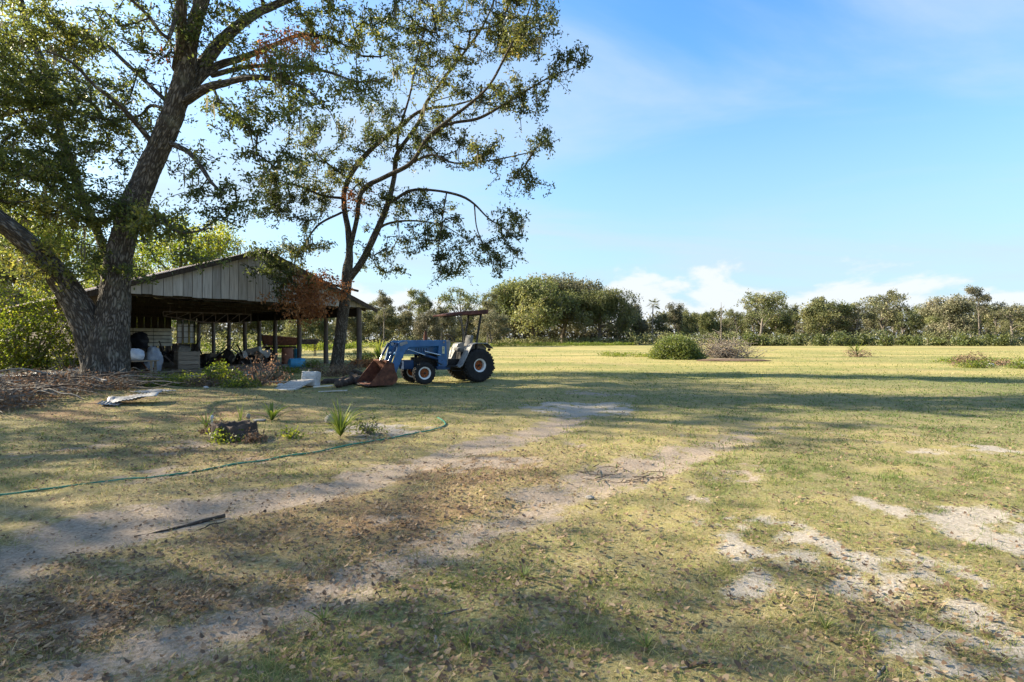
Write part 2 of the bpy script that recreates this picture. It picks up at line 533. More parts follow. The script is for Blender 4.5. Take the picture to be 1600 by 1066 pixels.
# tractor
M['blue_paint'] = pmat('blue_paint', [(.24, (.055, .04, .034)), (.33, (.016, .06, .125)), (.5, (.012, .095, .235)), (.72, (.03, .13, .28)), (.82, (.12, .20, .28))], 3.5, .42, 0, .04, spec=.5)
M['blue_dark'] = pmat('blue_dark', [(.3, (.012, .030, .07)), (.7, (.02, .06, .14))], 5, .55, 0, .1)
M['grey_white'] = pmat('grey_white', [(.25, (.08, .07, .062)), (.45, (.21, .205, .195)), (.8, (.33, .33, .32))], 4, .55, .1, .08)
M['rubber'] = pmat('rubber', [(.3, (.010, .010, .010)), (.6, (.020, .019, .018)), (.85, (.055, .048, .04))], 6, .85, 0, .2)
M['rim_white'] = pmat('rim_white', [(.2, (.30, .22, .16)), (.38, (.66, .64, .60)), (.8, (.76, .75, .72))], 5, .55, 0, .05)
M['rim_orange'] = pmat('rim_orange', [(.3, (.16, .045, .015)), (.65, (.42, .115, .025)), (.85, (.48, .17, .05))], 7, .7, 0, .15)
M['black_metal'] = pmat('black_metal', [(.3, (.010, .010, .010)), (.75, (.045, .04, .036))], 6, .6, .2, .15)
M['canopy'] = pmat('canopy', [(.3, (.045, .018, .014)), (.55, (.10, .036, .026)), (.8, (.17, .08, .06))], 4, .8, 0, .2)
M['chrome'] = pmat('chrome', [(.3, (.42, .42, .42)), (.7, (.66, .66, .66))], 6, .25, .9, .02)
M['seat_vinyl'] = pmat('seat_vinyl', [(.25, (.28, .24, .12)), (.42, (.15, .145, .135)), (.8, (.21, .21, .20))], 6, .6, 0, .1)
M['sticker'] = pmat('sticker', [(.3, (.44, .40, .22)), (.7, (.62, .58, .36))], 8, .5, 0, .02)
M['lamp_glass'] = pmat('lamp_glass', [(.3, (.4, .4, .4)), (.7, (.6, .6, .6))], 8, .1, .2, .02, spec=.6)

# ------------------------------------------------------------------ ground
track_a = np.array([on_ground(*p) for p in ((-330, 1010), (-60, 905), (60, 855), (230, 806), (470, 775), (620, 735), (760, 695), (870, 668), (905, 645))] + [[2.0, 13.5], [3.6, 17.5], [5.5, 23]])
track_b = np.array([on_ground(*p) for p in ((-150, 1250), (90, 1068), (330, 985), (520, 915), (640, 870), (790, 815), (860, 775), (985, 742), (1120, 695))] + [[4.2, 9.3], [5.3, 12.5]])


def dist_line(x, y, L):
    d = np.full(np.shape(x), 1e9)
    for a, b in zip(L[:-1], L[1:]):
        ab = b - a
        t = np.clip(((x - a[0]) * ab[0] + (y - a[1]) * ab[1]) / (ab @ ab), 0, 1)
        d = np.minimum(d, np.hypot(x - a[0] - t * ab[0], y - a[1] - t * ab[1]))
    return d


def blob(x, y, cx, cy, rx, ry, rz=0.0):
    c, s = math.cos(rz), math.sin(rz)
    u, v = (x - cx) * c + (y - cy) * s, -(x - cx) * s + (y - cy) * c
    return np.exp(-((u / rx) ** 2 + (v / ry) ** 2))


def masks(x, y):
    """bare sand, leaf litter, greenness of the ground"""
    n1 = fbm(x * 1.1, y * 1.1, oct=5, seed=3, gain=.6)
    n2 = fbm(x * .45, y * .45, oct=4, seed=11)
    n3 = fbm(x * 3.1, y * 3.1, oct=4, seed=23, gain=.6)
    near = sstep(y, 30, 16)
    da, db = dist_line(x, y, track_a), dist_line(x, y, track_b)
    fade = sstep(y, 15, 9)
    ta = sstep(da + (n1 - .5) * .7 + (n3 - .5) * .3, .62, .14) * fade
    tb = sstep(db + (n1 - .5) * .85 + (n3 - .5) * .4, .62, .12) * sstep(y, 11, 7)
    sand = np.maximum(ta * (.75 + .5 * n3), tb * (.68 + .6 * n3))
    for cx, cy, rx, ry, k in ((1.5, 11.7, 1.6, 1.3, 1.0), (-2.3, 9.0, 1.4, .8, .75), (-4.2, 7.9, 1.2, .5, .6), (-3.2, 4.6, 1.8, .5, .55),
                              (-4.4, 6.0, 1.6, .8, .5), (.2, 6.6, 1.5, .55, .6), (1.6, 6.3, .9, .5, .5), (2.6, 15, 3, 1.6, .45), (-9.5, 12.5, 3.5, 1.2, .35),
                              (-14, 27, 5, 5, 1.0), (-17, 31, 7, 6, 1.0), (17.2, 41, 3, 1.6, .9), (-1.6, 12.3, 1.4, .8, .45), (6.5, 7.0, 2.0, .6, .4), (-6.5, 9.2, 2, .6, .35)):
        sand = np.maximum(sand, sstep(blob(x, y, cx, cy, rx, ry) * k + (n1 - .5) * .9 + (n3 - .5) * .35, .30, .62))
    # pale patches at the front right
    reg = np.clip(blob(x, y, 2.6, 2.9, 1.5, 1.5) + .8 * blob(x, y, 3.9, 4.3, 1.6, 1.1) + .55 * blob(x, y, 1.4, 3.6, .9, .6) + .4 * blob(x, y, .8, 2.3, .9, .5), 0, 1)
    sand = np.maximum(sand, sstep(n1 * .7 + n3 * .55 + reg * .17, .79, .94) * sstep(reg, .06, .3) * (.7 + .5 * n3))
    sand = np.maximum(sand, (.8 * sstep(n1 * .7 + n3 * .45, .685, .80)) * near * sstep(x, 9, 4) * sstep(y, 12, 8))
    n5 = fbm(x * 6.5, y * 6.5, oct=3, seed=57, gain=.6)
    sand = np.clip(sand - (.75 - .45 * np.maximum(ta, tb)) * sstep(n5, .50, .68) * near, 0, 1)
    mid = blob(x, y, -1.2, 5.0, 2.3, 1.1, .62)
    lit = np.clip(mid * 1.1 + .8 * blob(x, y, -2.4, 3.1, 1.5, .9, .5) + .9 * blob(x, y, 1.15, 5.9, .55, .38) + .7 * blob(x, y, .3, 6.5, 1.3, .7)
                  + .9 * blob(x, y, -11.5, 13, 5, 2.6) + .75 * blob(x, y, -5.5, 10.5, 6, 2.6) + .6 * blob(x, y, -4, 7, 3, 1.2) + .6 * blob(x, y, -8, 17.5, 6, 3) + .35 * blob(x, y, 1.5, 3.4, 2.2, 1.2), 0, 1)
    lit = np.clip(lit * (1.6 * n1 - .1) * (.4 + 1.1 * n3), 0, .85) * near
    green = .42 + .55 * sstep(x, -1, 5) * sstep(y, 26, 9) * .75 + (n2 - .5) * 1.1 + (n1 - .5) * .5
    green = green + .38 * blob(x, y, 12, 17, 13, 6) - .12 * sstep(y, 24, 44)
    green = green - .26 * sstep(y, 9, 4) + .14 * blob(x, y, 9, 12, 7, 3.5)
    green = green - .12 * blob(x, y, -5, 7.5, 4, 2.6)
    return np.clip(sand, 0, 1), lit, np.clip(green, 0, 1)


def gz(x, y):
    x = np.asarray(x, float); y = np.asarray(y, float)
    near = sstep(np.hypot(x, y), 60, 12)
    z = (fbm(x * .25, y * .25, oct=3, seed=41) - .5) * .10 * near + (fbm(x * 1.3, y * 1.3, oct=4, seed=5) - .5) * .07 * near
    z = z - .035 * np.exp(-(dist_line(x, y, track_a) / .32) ** 2) * near - .03 * np.exp(-(dist_line(x, y, track_b) / .32) ** 2) * near
    z = z + .30 * blob(x, y, -12.2, 13.6, 4.0, 1.3, -.2) + .12 * blob(x, y, -13.8, 18.2, 2.4, 2.0) + .14 * blob(x, y, -8.3, 26.3, 2.6, 2.0)
    return z


def gpt(px, py, dz_=0.0):
    p = on_ground(px, py)
    return np.array([p[0], p[1], float(gz(p[0], p[1])) + dz_])


def lines(lo, hi, step, far, grow=1.13):
    c = list(np.arange(lo, hi, step)); a, b = [], []
    s, v = step, lo
    while v > -far: s *= grow; v -= s; a.append(v)
    s, v = step, c[-1]
    while v < far: s *= grow; v += s; b.append(v)
    return np.array(a[::-1] + c + b)


gx, gy = lines(-13, 14, .082, 2600), lines(1.2, 21, .082, 2600)
GX, GY = np.meshgrid(gx, gy)
GZ = gz(GX, GY) + (fbm(GX * 6, GY * 6, oct=3, seed=77) - .5) * .028 * sstep(np.hypot(GX, GY), 25, 10)
s_, l_, g_ = masks(GX, GY)
nx, ny = len(gx), len(gy)
ii, jj = np.arange(ny - 1)[:, None], np.arange(nx - 1)[None]
GQ = np.stack([ii * nx + jj, ii * nx + jj + 1, (ii + 1) * nx + jj + 1, (ii + 1) * nx + jj], -1).reshape(-1, 4)
me = mesh_np('ground', np.stack([GX, GY, GZ], -1).reshape(-1, 3), GQ, None,
             {'gm': np.stack([s_, l_, g_, sstep(GY, 30, 12) * sstep(GX, 30, 12)], -1).reshape(-1, 4),
              'pale': np.clip(1.3 * blob(GX, GY, 3.0, 3.4, 2.2, 1.8) + blob(GX, GY, 1.7, 11.8, 1.8, 1.4) + .7 * blob(GX, GY, 6.5, 7, 2, .8) + .6 * blob(GX, GY, -2.3, 9, 1.6, 1), 0, 1).ravel()}, True)
t = NT('ground'); v = t.obj()
gm = t.n.new('ShaderNodeSeparateColor'); t.l.new(t.attr('gm', 'Color'), gm.inputs[0])
nf, nm, nl = t.noise(v, 38, 7, .68), t.noise(v, 5.5, 6, .6), t.noise(v, .11, 5, .55, (.45, 1.6, 1))
nb = t.noise(v, 150, 3, .6)
nst = t.noise(v, .55, 6, .62, (.16, 1.5, 1))
sandc = t.mix(t.smooth(t.math('ADD', t.attr('pale'), t.math('MULTIPLY_ADD', nm, .8, -.4)), .15, .65), t.ramp(nf, [(.25, (.165, .126, .094)), (.5, (.285, .226, .172)), (.72, (.42, .345, .27))]),
              t.ramp(nf, [(.25, (.225, .19, .15)), (.55, (.36, .315, .258)), (.75, (.50, .45, .38))]))
green_f = t.math('ADD', gm.outputs[2], t.math('MULTIPLY_ADD', nm, .7, -.35), clamp=True)
grassc = t.ramp(t.math('ADD', green_f, t.math('MULTIPLY_ADD', nf, .5, -.25), clamp=True),
                [(.05, (.37, .31, .13)), (.35, (.275, .275, .088)), (.62, (.20, .235, .064)), (.95, (.13, .185, .046))])
grassc = t.mix(t.smooth(nf, .60, .42), grassc, t.mix(.68, grassc, (.11, .088, .045)))
grassc = t.mix(t.math('MULTIPLY', t.smooth(t.math('ADD', t.math('MULTIPLY', nl, .7), t.math('MULTIPLY', nst, .3)), .42, .60), .55), grassc, (.43, .335, .13))
worn = t.math('MULTIPLY', t.attr('gm', 'Alpha'), t.smooth(t.math('ADD', nm, t.math('MULTIPLY', nf, .8)), .62, 1.08))
grassc = t.mix(t.math('MULTIPLY', worn, .62), grassc, t.ramp(nf, [(.3, (.135, .092, .052)), (.5, (.25, .185, .115)), (.7, (.38, .31, .22))]))
litc = t.ramp(nb, [(.3, (.11, .066, .038)), (.5, (.22, .14, .08)), (.7, (.36, .25, .15))])
c = t.mix(t.smooth(t.math('ADD', gm.outputs[1], t.math('MULTIPLY_ADD', nf, 1.3, -.65)), .35, .95), grassc, litc)
sm = t.smooth(t.math('ADD', gm.outputs[0], t.math('ADD', t.math('MULTIPLY_ADD', nf, 1.5, -.75), t.math('MULTIPLY_ADD', nm, 1.0, -.5))), .22, .92)
c = t.mix(sm, c, sandc)
hb = t.math('ADD', nf, t.math('MULTIPLY', nb, .5))
ground = link('ground', me, t.done(t.bsdf(c, .97, 0, t.bump(hb, .55, .03), .1)))
ground['kind'] = 'structure'

# grass blades near by
def grass_field(n, ymin, ymax, lmin, lmax, wk, seed, side=1.12):
    r = np.random.default_rng(seed)
    Y = ymin * (ymax / ymin) ** r.random(n)
    X = (r.random(n) * 2 - 1) * (Y * side + .6)
    sd, lt, gr = masks(X, Y)
    tuft = fbm(X * 4.5, Y * 4.5, oct=3, seed=91)
    keep = r.random(n) < np.clip((1 - sd * .9) * (.15 + 2.2 * (tuft - .3)) * (1 - .55 * lt) * (.55 + .6 * gr), 0, 1)
    keep &= ~((X > -20) & (X < -10.5) & (Y > 22))
    X, Y, gr, tuft, lt = X[keep], Y[keep], gr[keep], tuft[keep], lt[keep]; n = len(X)
    Z = gz(X, Y) - .006
    L = (lmin + (lmax - lmin) * r.random(n) ** 1.6) * (.55 + .9 * tuft)
    a = r.random(n) * 2 * np.pi; lean = .5 + .9 * r.random(n)
    up = np.stack([np.cos(a) * np.sin(lean), np.sin(a) * np.sin(lean), np.cos(lean)], -1)
    tip = np.stack([np.cos(a) * np.sin(lean + .55), np.sin(a) * np.sin(lean + .55), np.cos(lean + .55)], -1)
    b = a + np.pi / 2 + (r.random(n) - .5); sidev = np.stack([np.cos(b), np.sin(b), np.zeros(n)], -1)
    w = (np.maximum(.0024, wk * Y) * (.7 + .6 * r.random(n)))[:, None]
    P = np.stack([X, Y, Z], -1)
    m1 = P + up * L[:, None] * .55
    V = np.stack([P - sidev * w * .5, P + sidev * w * .5, m1 + sidev * w * .45, m1 - sidev * w * .45, m1 + tip * L[:, None] * .5], 1).reshape(-1, 3)
    k = np.arange(n)[:, None] * 5
    rn = np.clip(.76 - .62 * gr + (r.random(n) - .5) * .75 + lt * .15 + (fbm(X * .8, Y * .8, oct=3, seed=61) - .5) * .7, 0, 1)
    return V, k + np.array([[0, 1, 2, 3]]), k + np.array([[3, 2, 4]]), np.repeat(rn, 5)


acc = Acc()
for args in ((350000, 1.9, 6.5, .018, .085, .00055, 1), (200000, 5.5, 24, .03, .085, .0011, 2), (60000, 20, 75, .06, .15, .0009, 3), (9000, 1.9, 12, .09, .20, .0007, 4)):
    V, Q, T, rn = grass_field(*args); acc.add(V, Q, T, rnd=rn)
o = link('grass', acc.mesh('grass'), M['blade'])
tag(o, 'short patchy grass growing over the sandy yard', 'grass', kind='stuff')


# fallen leaves
def litter(n, ymin, ymax, seed):
    r = np.random.default_rng(seed)
    Y = ymin * (ymax / ymin) ** r.random(n); X = (r.random(n) * 2 - 1) * (Y * 1.1 + .5)
    sd, lt, gr = masks(X, Y)
    keep = r.random(n) < np.clip(lt * .7 + .045 + .10 * (fbm(X, Y, oct=3, seed=8) > .55), 0, 1)
    keep &= r.random(n) < np.clip(1.0 - sd * .75, 0, 1)
    X, Y = X[keep], Y[keep]; n = len(X)
    P = np.stack([X, Y, gz(X, Y) + .012 + .012 * r.random(n)], -1)
    a = r.random(n) * 2 * np.pi; L = (.012 + .030 * r.random(n) ** 1.6)[:, None] * (1 + .03 * Y[:, None])
    tilt = (r.random(n) - .5) * .9
    d = np.stack([np.cos(a) * np.cos(tilt), np.sin(a) * np.cos(tilt), np.sin(tilt)], -1)
    s = np.stack([-np.sin(a), np.cos(a), (r.random(n) - .5) * .8], -1)
    curl = (np.array([0, 0, 1.0]) * (r.random(n) * .35)[:, None]) * L
    w = L * (.22 + .16 * r.random(n)[:, None])
    V = np.stack([P - d * L * .5 + curl, P - d * L * .22 + s * w * .8, P + d * L * .2 + s * w, P + d * L * .5 + curl, P + d * L * .2 - s * w, P - d * L * .22 - s * w * .8], 1).reshape(-1, 3)
    V[:, 2] = np.maximum(V[:, 2], gz(V[:, 0], V[:, 1]) + .004)
    k = np.arange(n)[:, None] * 6
    return V, np.concatenate([k + np.array([[0, 1, 4, 5]]), k + np.array([[1, 2, 3, 4]])]), np.repeat(r.random(n), 6)


acc = Acc()
for a in ((130000, 1.9, 9, 31), (42000, 7, 20, 32)):
    V, Q, rn = litter(*a); acc.add(V, Q, rnd=rn)
o = link('leaf_litter', acc.mesh('leaf_litter'), M['leaf_dry'])
tag(o, 'dry brown fallen leaves scattered over the yard', 'leaves', kind='stuff')


# ------------------------------------------------------------------ vegetation tools
def leaf_cloud(C, per, spread, size, seed, rndc=None, droop=.25, aspect=.42):
    """per leaves round each centre: little four-cornered blades"""
    r = np.random.default_rng(seed)
    n = len(C) * per
    P = np.repeat(C, per, 0) + r.normal(size=(n, 3)) * np.array([1, 1, .8]) * (np.repeat(np.broadcast_to(np.asarray(spread), (len(C),)), per)[:, None])
    d = r.normal(size=(n, 3)); d[:, 2] -= droop; d /= np.linalg.norm(d, axis=1)[:, None]
    s = np.cross(d, r.normal(size=(n, 3))); s /= np.linalg.norm(s, axis=1)[:, None] + 1e-9
    L = (size * (.65 + .7 * r.random(n)))[:, None]; w = L * aspect
    V = np.stack([P, P + d * L * .5 + s * w * .5, P + d * L, P + d * L * .5 - s * w * .5], 1).reshape(-1, 3)
    k = np.arange(n)[:, None] * 4
    rc = r.random(len(C)) if rndc is None else rndc
    rn = np.clip(np.repeat(rc, per) * .62 + r.random(n) * .42, 0, 1)
    return V, k + np.array([[0, 1, 2, 3]]), np.repeat(rn, 4)


def grow(nodes, A, seed, seg=.55, jit=.10, sag=.0):
    """join every attractor in A to the nearest point of the growing tree; returns nodes, parents, tip ids"""
    r = np.random.default_rng(seed)
    cap = len(nodes) + len(A) * 12 + 10
    P = np.zeros((cap, 3)); par = np.full(cap, -1); n = len(nodes)
    P[:n] = nodes; n0 = n
    d0 = np.array([((nodes - a) ** 2).sum(1).min() for a in A])
    tips = np.zeros(len(A), int)
    for i in np.argsort(d0):
        a = A[i]
        dd = ((P[:n] - a) ** 2).sum(1)
        j = int(dd.argmin()); L = math.sqrt(dd[j])
        m = int(np.clip(L / seg, 1, 10)); last = j
        off = r.normal(size=3) * L * jit; p0 = P[j].copy()
        for k in range(1, m + 1):
            u = k / m
            q = p0 + (a - p0) * u + off * math.sin(math.pi * u) + r.normal(size=3) * seg * .07
            q[2] += sag * L * math.sin(math.pi * u)
            P[n] = q; par[n] = last; last = n; n += 1
        tips[i] = last
    return P[:n], par[:n], tips, n0


def twig_mesh(P, par, n0, r0, rmax, sides=4, expo=.45):
    n = len(P); cnt = np.zeros(n)
    ch = np.bincount(par[n0:], minlength=n)
    cnt[n0:] = (ch[n0:] == 0)
    for i in range(n - 1, n0 - 1, -1):
        if par[i] >= n0: cnt[par[i]] += cnt[i]
    rad = np.minimum(r0 * np.maximum(cnt, 1) ** expo, rmax)
    c = np.arange(n0, n); p = par[c]
    d = P[c] - P[p]; L = np.linalg.norm(d, axis=1)[:, None] + 1e-9; d = d / L
    u = np.where(np.abs(d[:, 2:]) < .9, [[0, 0, 1.0]], [[1.0, 0, 0]])
    a = np.cross(d, u); a /= np.linalg.norm(a, axis=1)[:, None]; b = np.cross(d, a)
    rp = np.where(p >= n0, np.minimum(rad[p], rad[c] * 1.6), rad[c] * 1.35)
    V = []
    for q, rr in ((P[p], rp), (P[c], rad[c])):
        for k in range(sides):
            th = 2 * math.pi * k / sides
            V.append(q + (a * math.cos(th) + b * math.sin(th)) * rr[:, None])
    V = np.stack(V, 1).reshape(-1, 3)
    k = np.arange(len(c))[:, None] * 2 * sides
    Q = np.concatenate([k + np.array([[j, (j + 1) % sides, sides + (j + 1) % sides, sides + j]]) for j in range(sides)])
    return V, Q, V * np.array([1, 1, .6])


def moss_mesh(C, seed, lmin=.25, lmax=.9, per=5, w=.03):
    r = np.random.default_rng(seed); n = len(C) * per
    P = np.repeat(C, per, 0) + r.normal(size=(n, 3)) * np.array([.09, .09, .03])
    L = np.repeat(lmin + (lmax - lmin) * r.random(len(C)) ** 2, per) * (.5 + .6 * r.random(n))
    a = r.random(n) * 6.3; s = np.stack([np.cos(a), np.sin(a), 0 * a], -1)
    rows = []
    for k, (u, ww) in enumerate(((0, .5), (.3, 1), (.65, .7), (1, .08))):
        c = P - np.array([0, 0, 1.0]) * (L * u)[:, None] + r.normal(size=(n, 3)) * .02 * u
        rows += [c - s * w * ww, c + s * w * ww]
    V = np.stack(rows, 1).reshape(-1, 3); k = np.arange(n)[:, None] * 8
    Q = np.concatenate([k + np.array([[2 * i, 2 * i + 1, 2 * i + 3, 2 * i + 2]]) for i in range(3)])
    return V, Q, np.repeat(r.random(n), 8)


def limb_pts(pts, k=1.0):
    """control points (px, py, Y, width in px) -> xyz + radius"""
    out = []
    for px, py, Y, w in pts: out.append([*at(px, py, Y), w * Y / F_PX / 2 * .76 * (k if py < 480 else 1)])
    return np.array(out)


def trunk_piece(acc, C, step, sides, rough, seed, flare=0):
    """one limb: smooth path, bark lumps pushed out of the surface"""
    S = catmull(C, step); P, r = S[:, :3], np.maximum(S[:, 3], .006)
    V, Q, bc = tube(P, r, sides)
    cen = np.repeat(P, sides, 0); cen = np.vstack([cen, P[-1:]]); rr = np.concatenate([np.repeat(r, sides), r[-1:]])
    d = V - cen; ln = np.linalg.norm(d, axis=1)[:, None] + 1e-9; d = d / ln
    n = fbm(bc[:, 0] * 3.2 + 9, bc[:, 1] * 3.2, bc[:, 2] * 1.1, oct=3, seed=seed) - .5
    ridge = 1 - np.abs(2 * fbm(bc[:, 0] * 15 + 3, bc[:, 1] * 15, bc[:, 2] * 3.4, oct=2, seed=seed + 5) - 1)
    amt = (n * .30 * rr + (ridge - .75) * rough * np.minimum(1, rr / .25))
    if flare:
        z = V[:, 2] - P[0, 2]; ang = np.arctan2(d[:, 1], d[:, 0])
        amt = amt + rr * flare * np.exp(-np.maximum(z, 0) / .38) * (.55 + .45 * np.cos(5 * ang + 1.3) + .3 * np.cos(3 * ang))
    V = V + d * amt[:, None]
    acc.add(V, Q, bc=bc)
    return P, r


def ellipsoid(c, rad, n, r):
    """n points filling an ellipsoid, more towards its skin"""
    d = r.normal(size=(n, 3)); d /= np.linalg.norm(d, axis=1)[:, None]
    return np.asarray(c) + d * (r.random(n)[:, None] ** .45) * np.asarray(rad)


def clump_points(clumps, r):
    """clumps: (px, py, Y, rx px, rz px, ry m, n)"""
    out = []
    for px, py, Y, rx, rz, ry, n in clumps:
        k = max(2, n // 6)
        c = ellipsoid(at(px, py, Y), (rx * Y / F_PX, ry, rz * Y / F_PX), k, r)
        out.append(c[r.integers(0, k, n)] + r.normal(size=(n, 3)) * np.array([.36, .36, .26]))
    return np.vstack(out)


def big_tree(root, limbs, clumps, seed, bark, leafm, per, spread, size, sides=40, rough=.05, flare=.5, dead=None, moss=70, thin_first=1,
             tw=(.0105, .07), dens=1.45, slim=1.0):
    r = np.random.default_rng(seed)
    acc = Acc(); nodes = []
    for i, L in enumerate(limbs):
        C = limb_pts(L, slim) if not isinstance(L, np.ndarray) else L
        big = C[0, 3] > .12
        P, rad = trunk_piece(acc, C, .10 if big else .22, sides if big else 12, rough if big else rough * .4, seed + i, flare if i < thin_first else 0)
        nodes.append(P[2:] if i >= thin_first else P[int(len(P) * .45):])
    nodes = np.vstack(nodes)[::3]
    base = np.array(root.location)
    acc.V = [v - base for v in acc.V]
    link('trunk', acc.mesh('trunk', True), bark, root)
    clumps = [(*c_[:6], int(c_[6] * dens)) for c_ in clumps]
    A = clump_points(clumps, r) if not isinstance(clumps, np.ndarray) else clumps
    A = A[A[:, 2] > .8]
    P, par, tips, n0 = grow(nodes, A, seed + 50, .5, .13, .04)
    V, Q, bc = twig_mesh(P, par, n0, *tw)
    link('branches', mesh_np('branches', V - base, Q, None, {'bc': bc}), bark, root)['kind'] = 'stuff'
    p1 = par[tips]; p2 = np.where(par[p1] >= 0, par[p1], p1)
    C = np.vstack([P[tips], (P[tips] + P[p1]) / 2, P[p1], (P[p1] + P[p2]) / 2])
    rc = np.clip(vn(C[:, 0] * .55, C[:, 1] * .55, C[:, 2] * .55, seed) * 1.3 - .25 + r.normal(size=len(C)) * .12, 0, 1)
    V, Q, rn = leaf_cloud(C, per, spread, size, seed + 60, rc)
    o = link('crown', mesh_np('crown', V - base, Q, None, {'rnd': rn}), leafm, root); o['kind'] = 'stuff'
    if dead is not None:
        D = clump_points(dead, r)
        P2, par2, tips2, m0 = grow(P, D, seed + 70, .4, .12)
        V, Q, bc = twig_mesh(P2, par2, m0, .006, .04)
        link('dead_branches', mesh_np('dead_branches', V - base, Q, None, {'bc': bc}), bark, root)['kind'] = 'stuff'
        V, Q, rn = leaf_cloud(P2[tips2], int(per * 4.5), spread * 1.5, size * 1.05, seed + 71, None, .9)
        o = link('dead_leaves', mesh_np('dead_leaves', V - base, Q, None, {'rnd': rn}), M['leaf_dead'], root)
        o['kind'] = 'stuff'; o['label'] = 'rust-brown dead leaves still hanging on broken branches'
    if moss:
        pick = r.choice(len(P) - n0, min(moss, len(P) - n0), replace=False) + n0
        V, Q, rn = moss_mesh(P[pick], seed + 80)
        o = link('hanging_moss', mesh_np('hanging_moss', V - base, Q, None, {'rnd': rn}), M['moss'], root); o['kind'] = 'stuff'
    return P


# ------------------------------------------------------------------ the big forked oak on the left
g1 = gpt(168, 600)
oak = thing('oak_tree', 'massive forked oak with deeply furrowed bark beside the barn', 'tree', g1)
Y1 = g1[1]
limbs = [
    [(164, 604, Y1, 84), (165, 570, Y1, 78), (170, 520, Y1, 74), (179, 465, Y1, 66), (186, 400, Y1, 58), (207, 328, Y1, 55), (233, 262, Y1, 53), (264, 195, Y1 - .1, 48), (283, 140, Y1 - .2, 46), (293, 92, Y1 - .3, 40), (303, 40, Y1 - .5, 34), (326, -30, Y1 - .8, 29), (355, -130, Y1 - 1, 20), (370, -240, Y1 - 1, 10)],
    [(150, 565, Y1 - .1, 50), (132, 500, Y1 - .3, 54), (98, 440, Y1 - .7, 54), (55, 392, Y1 - 1.3, 50), (0, 345, Y1 - 1.9, 44), (-70, 300, Y1 - 2.4, 38), (-170, 210, Y1 - 2.6, 28), (-250, 90, Y1 - 2.6, 16), (-300, -40, Y1 - 2.5, 8)],
    [(180, 440, Y1 + .2, 20), (152, 362, Y1 + .9, 20), (120, 286, Y1 + 1.8, 20), (96, 204, Y1 + 2.6, 19), (70, 110, Y1 + 3.2, 18), (40, 30, Y1 + 3.6, 16), (10, -80, Y1 + 3.6, 14), (-10, -190, Y1 + 3.5, 8)],
    [(286, 150, Y1, 26), (320, 96, Y1 + .5, 31), (352, 58, Y1 + 1, 27), (392, 26, Y1 + 1.5, 22), (430, 8, Y1 + 2, 17), (480, -14, Y1 + 2.3, 13), (560, -60, Y1 + 2.8, 7)],
    [(275, 110, Y1 - .2, 20), (283, 60, Y1 - .9, 24), (284, 10, Y1 - 1.6, 22), (276, -70, Y1 - 2.2, 15), (262, -170, Y1 - 2.6, 7)],
    [(290, 158, Y1 - .2, 22), (322, 138, Y1 - .7, 21), (352, 130, Y1 - 1.1, 16), (392, 121, Y1 - 1.5, 14), (440, 126, Y1 - 1.9, 11), (478, 140, Y1 - 2.2, 8), (508, 168, Y1 - 2.5, 4)],
    [(292, 145, Y1 + .2, 22), (330, 108, Y1 + .8, 19), (380, 90, Y1 + 1.3, 15), (420, 74, Y1 + 1.8, 12), (470, 55, Y1 + 2.4, 9), (520, 62, Y1 + 3, 6), (570, 90, Y1 + 3.4, 3)],
    [(330, 118, Y1 + .3, 14), (390, 104, Y1 + .2, 10), (450, 104, Y1 + .2, 9), (510, 112, Y1, 7), (560, 128, Y1 - .2, 5), (605, 122, Y1 - .4, 3)],
    [(268, 225, Y1 - .2, 14), (295, 238, Y1 - .8, 13), (315, 262, Y1 - 1.3, 11), (330, 285, Y1 - 1.6, 8), (345, 299, Y1 - 1.8, 4)],
    [(240, 226, Y1 - .1, 14), (214, 194, Y1 - .6, 13), (184, 162, Y1 - 1.1, 11), (150, 136, Y1 - 1.6, 9), (110, 96, Y1 - 2, 7), (66, 78, Y1 - 2.4, 4)],
    [(262, 160, Y1, 12), (228, 128, Y1 + .6, 10), (194, 96, Y1 + 1.2, 9), (160, 66, Y1 + 1.8, 8), (110, 50, Y1 + 2.4, 6), (60, 56, Y1 + 2.8, 3)],
    [(222, 338, Y1 - .3, 9), (252, 340, Y1 - .9, 8), (266, 356, Y1 - 1.2, 7), (290, 364, Y1 - 1.5, 6), (332, 356, Y1 - 1.9, 3)],
    [(332, 135, Y1 - .8, 8), (345, 160, Y1 - 1.2, 6), (372, 182, Y1 - 1.5, 5), (390, 205, Y1 - 1.8, 4), (400, 250, Y1 - 2, 2)],
    [(280, 0, Y1 - 1.5, 12), (262, 60, Y1 - 2.0, 9), (235, 28, Y1 - 2.4, 8), (205, 0, Y1 - 2.7, 7), (160, -40, Y1 - 3, 4)],
    [(270, 175, Y1 + .2, 9), (236, 165, Y1 + .9, 8), (220, 180, Y1 + 1.2, 6), (180, 188, Y1 + 1.6, 4), (140, 176, Y1 + 2, 3)],
    [(0, 345, Y1 - 1.9, 18), (-60, 360, Y1 - 3.2, 15), (-150, 330, Y1 - 4.4, 11), (-260, 260, Y1 - 5, 5)],
]
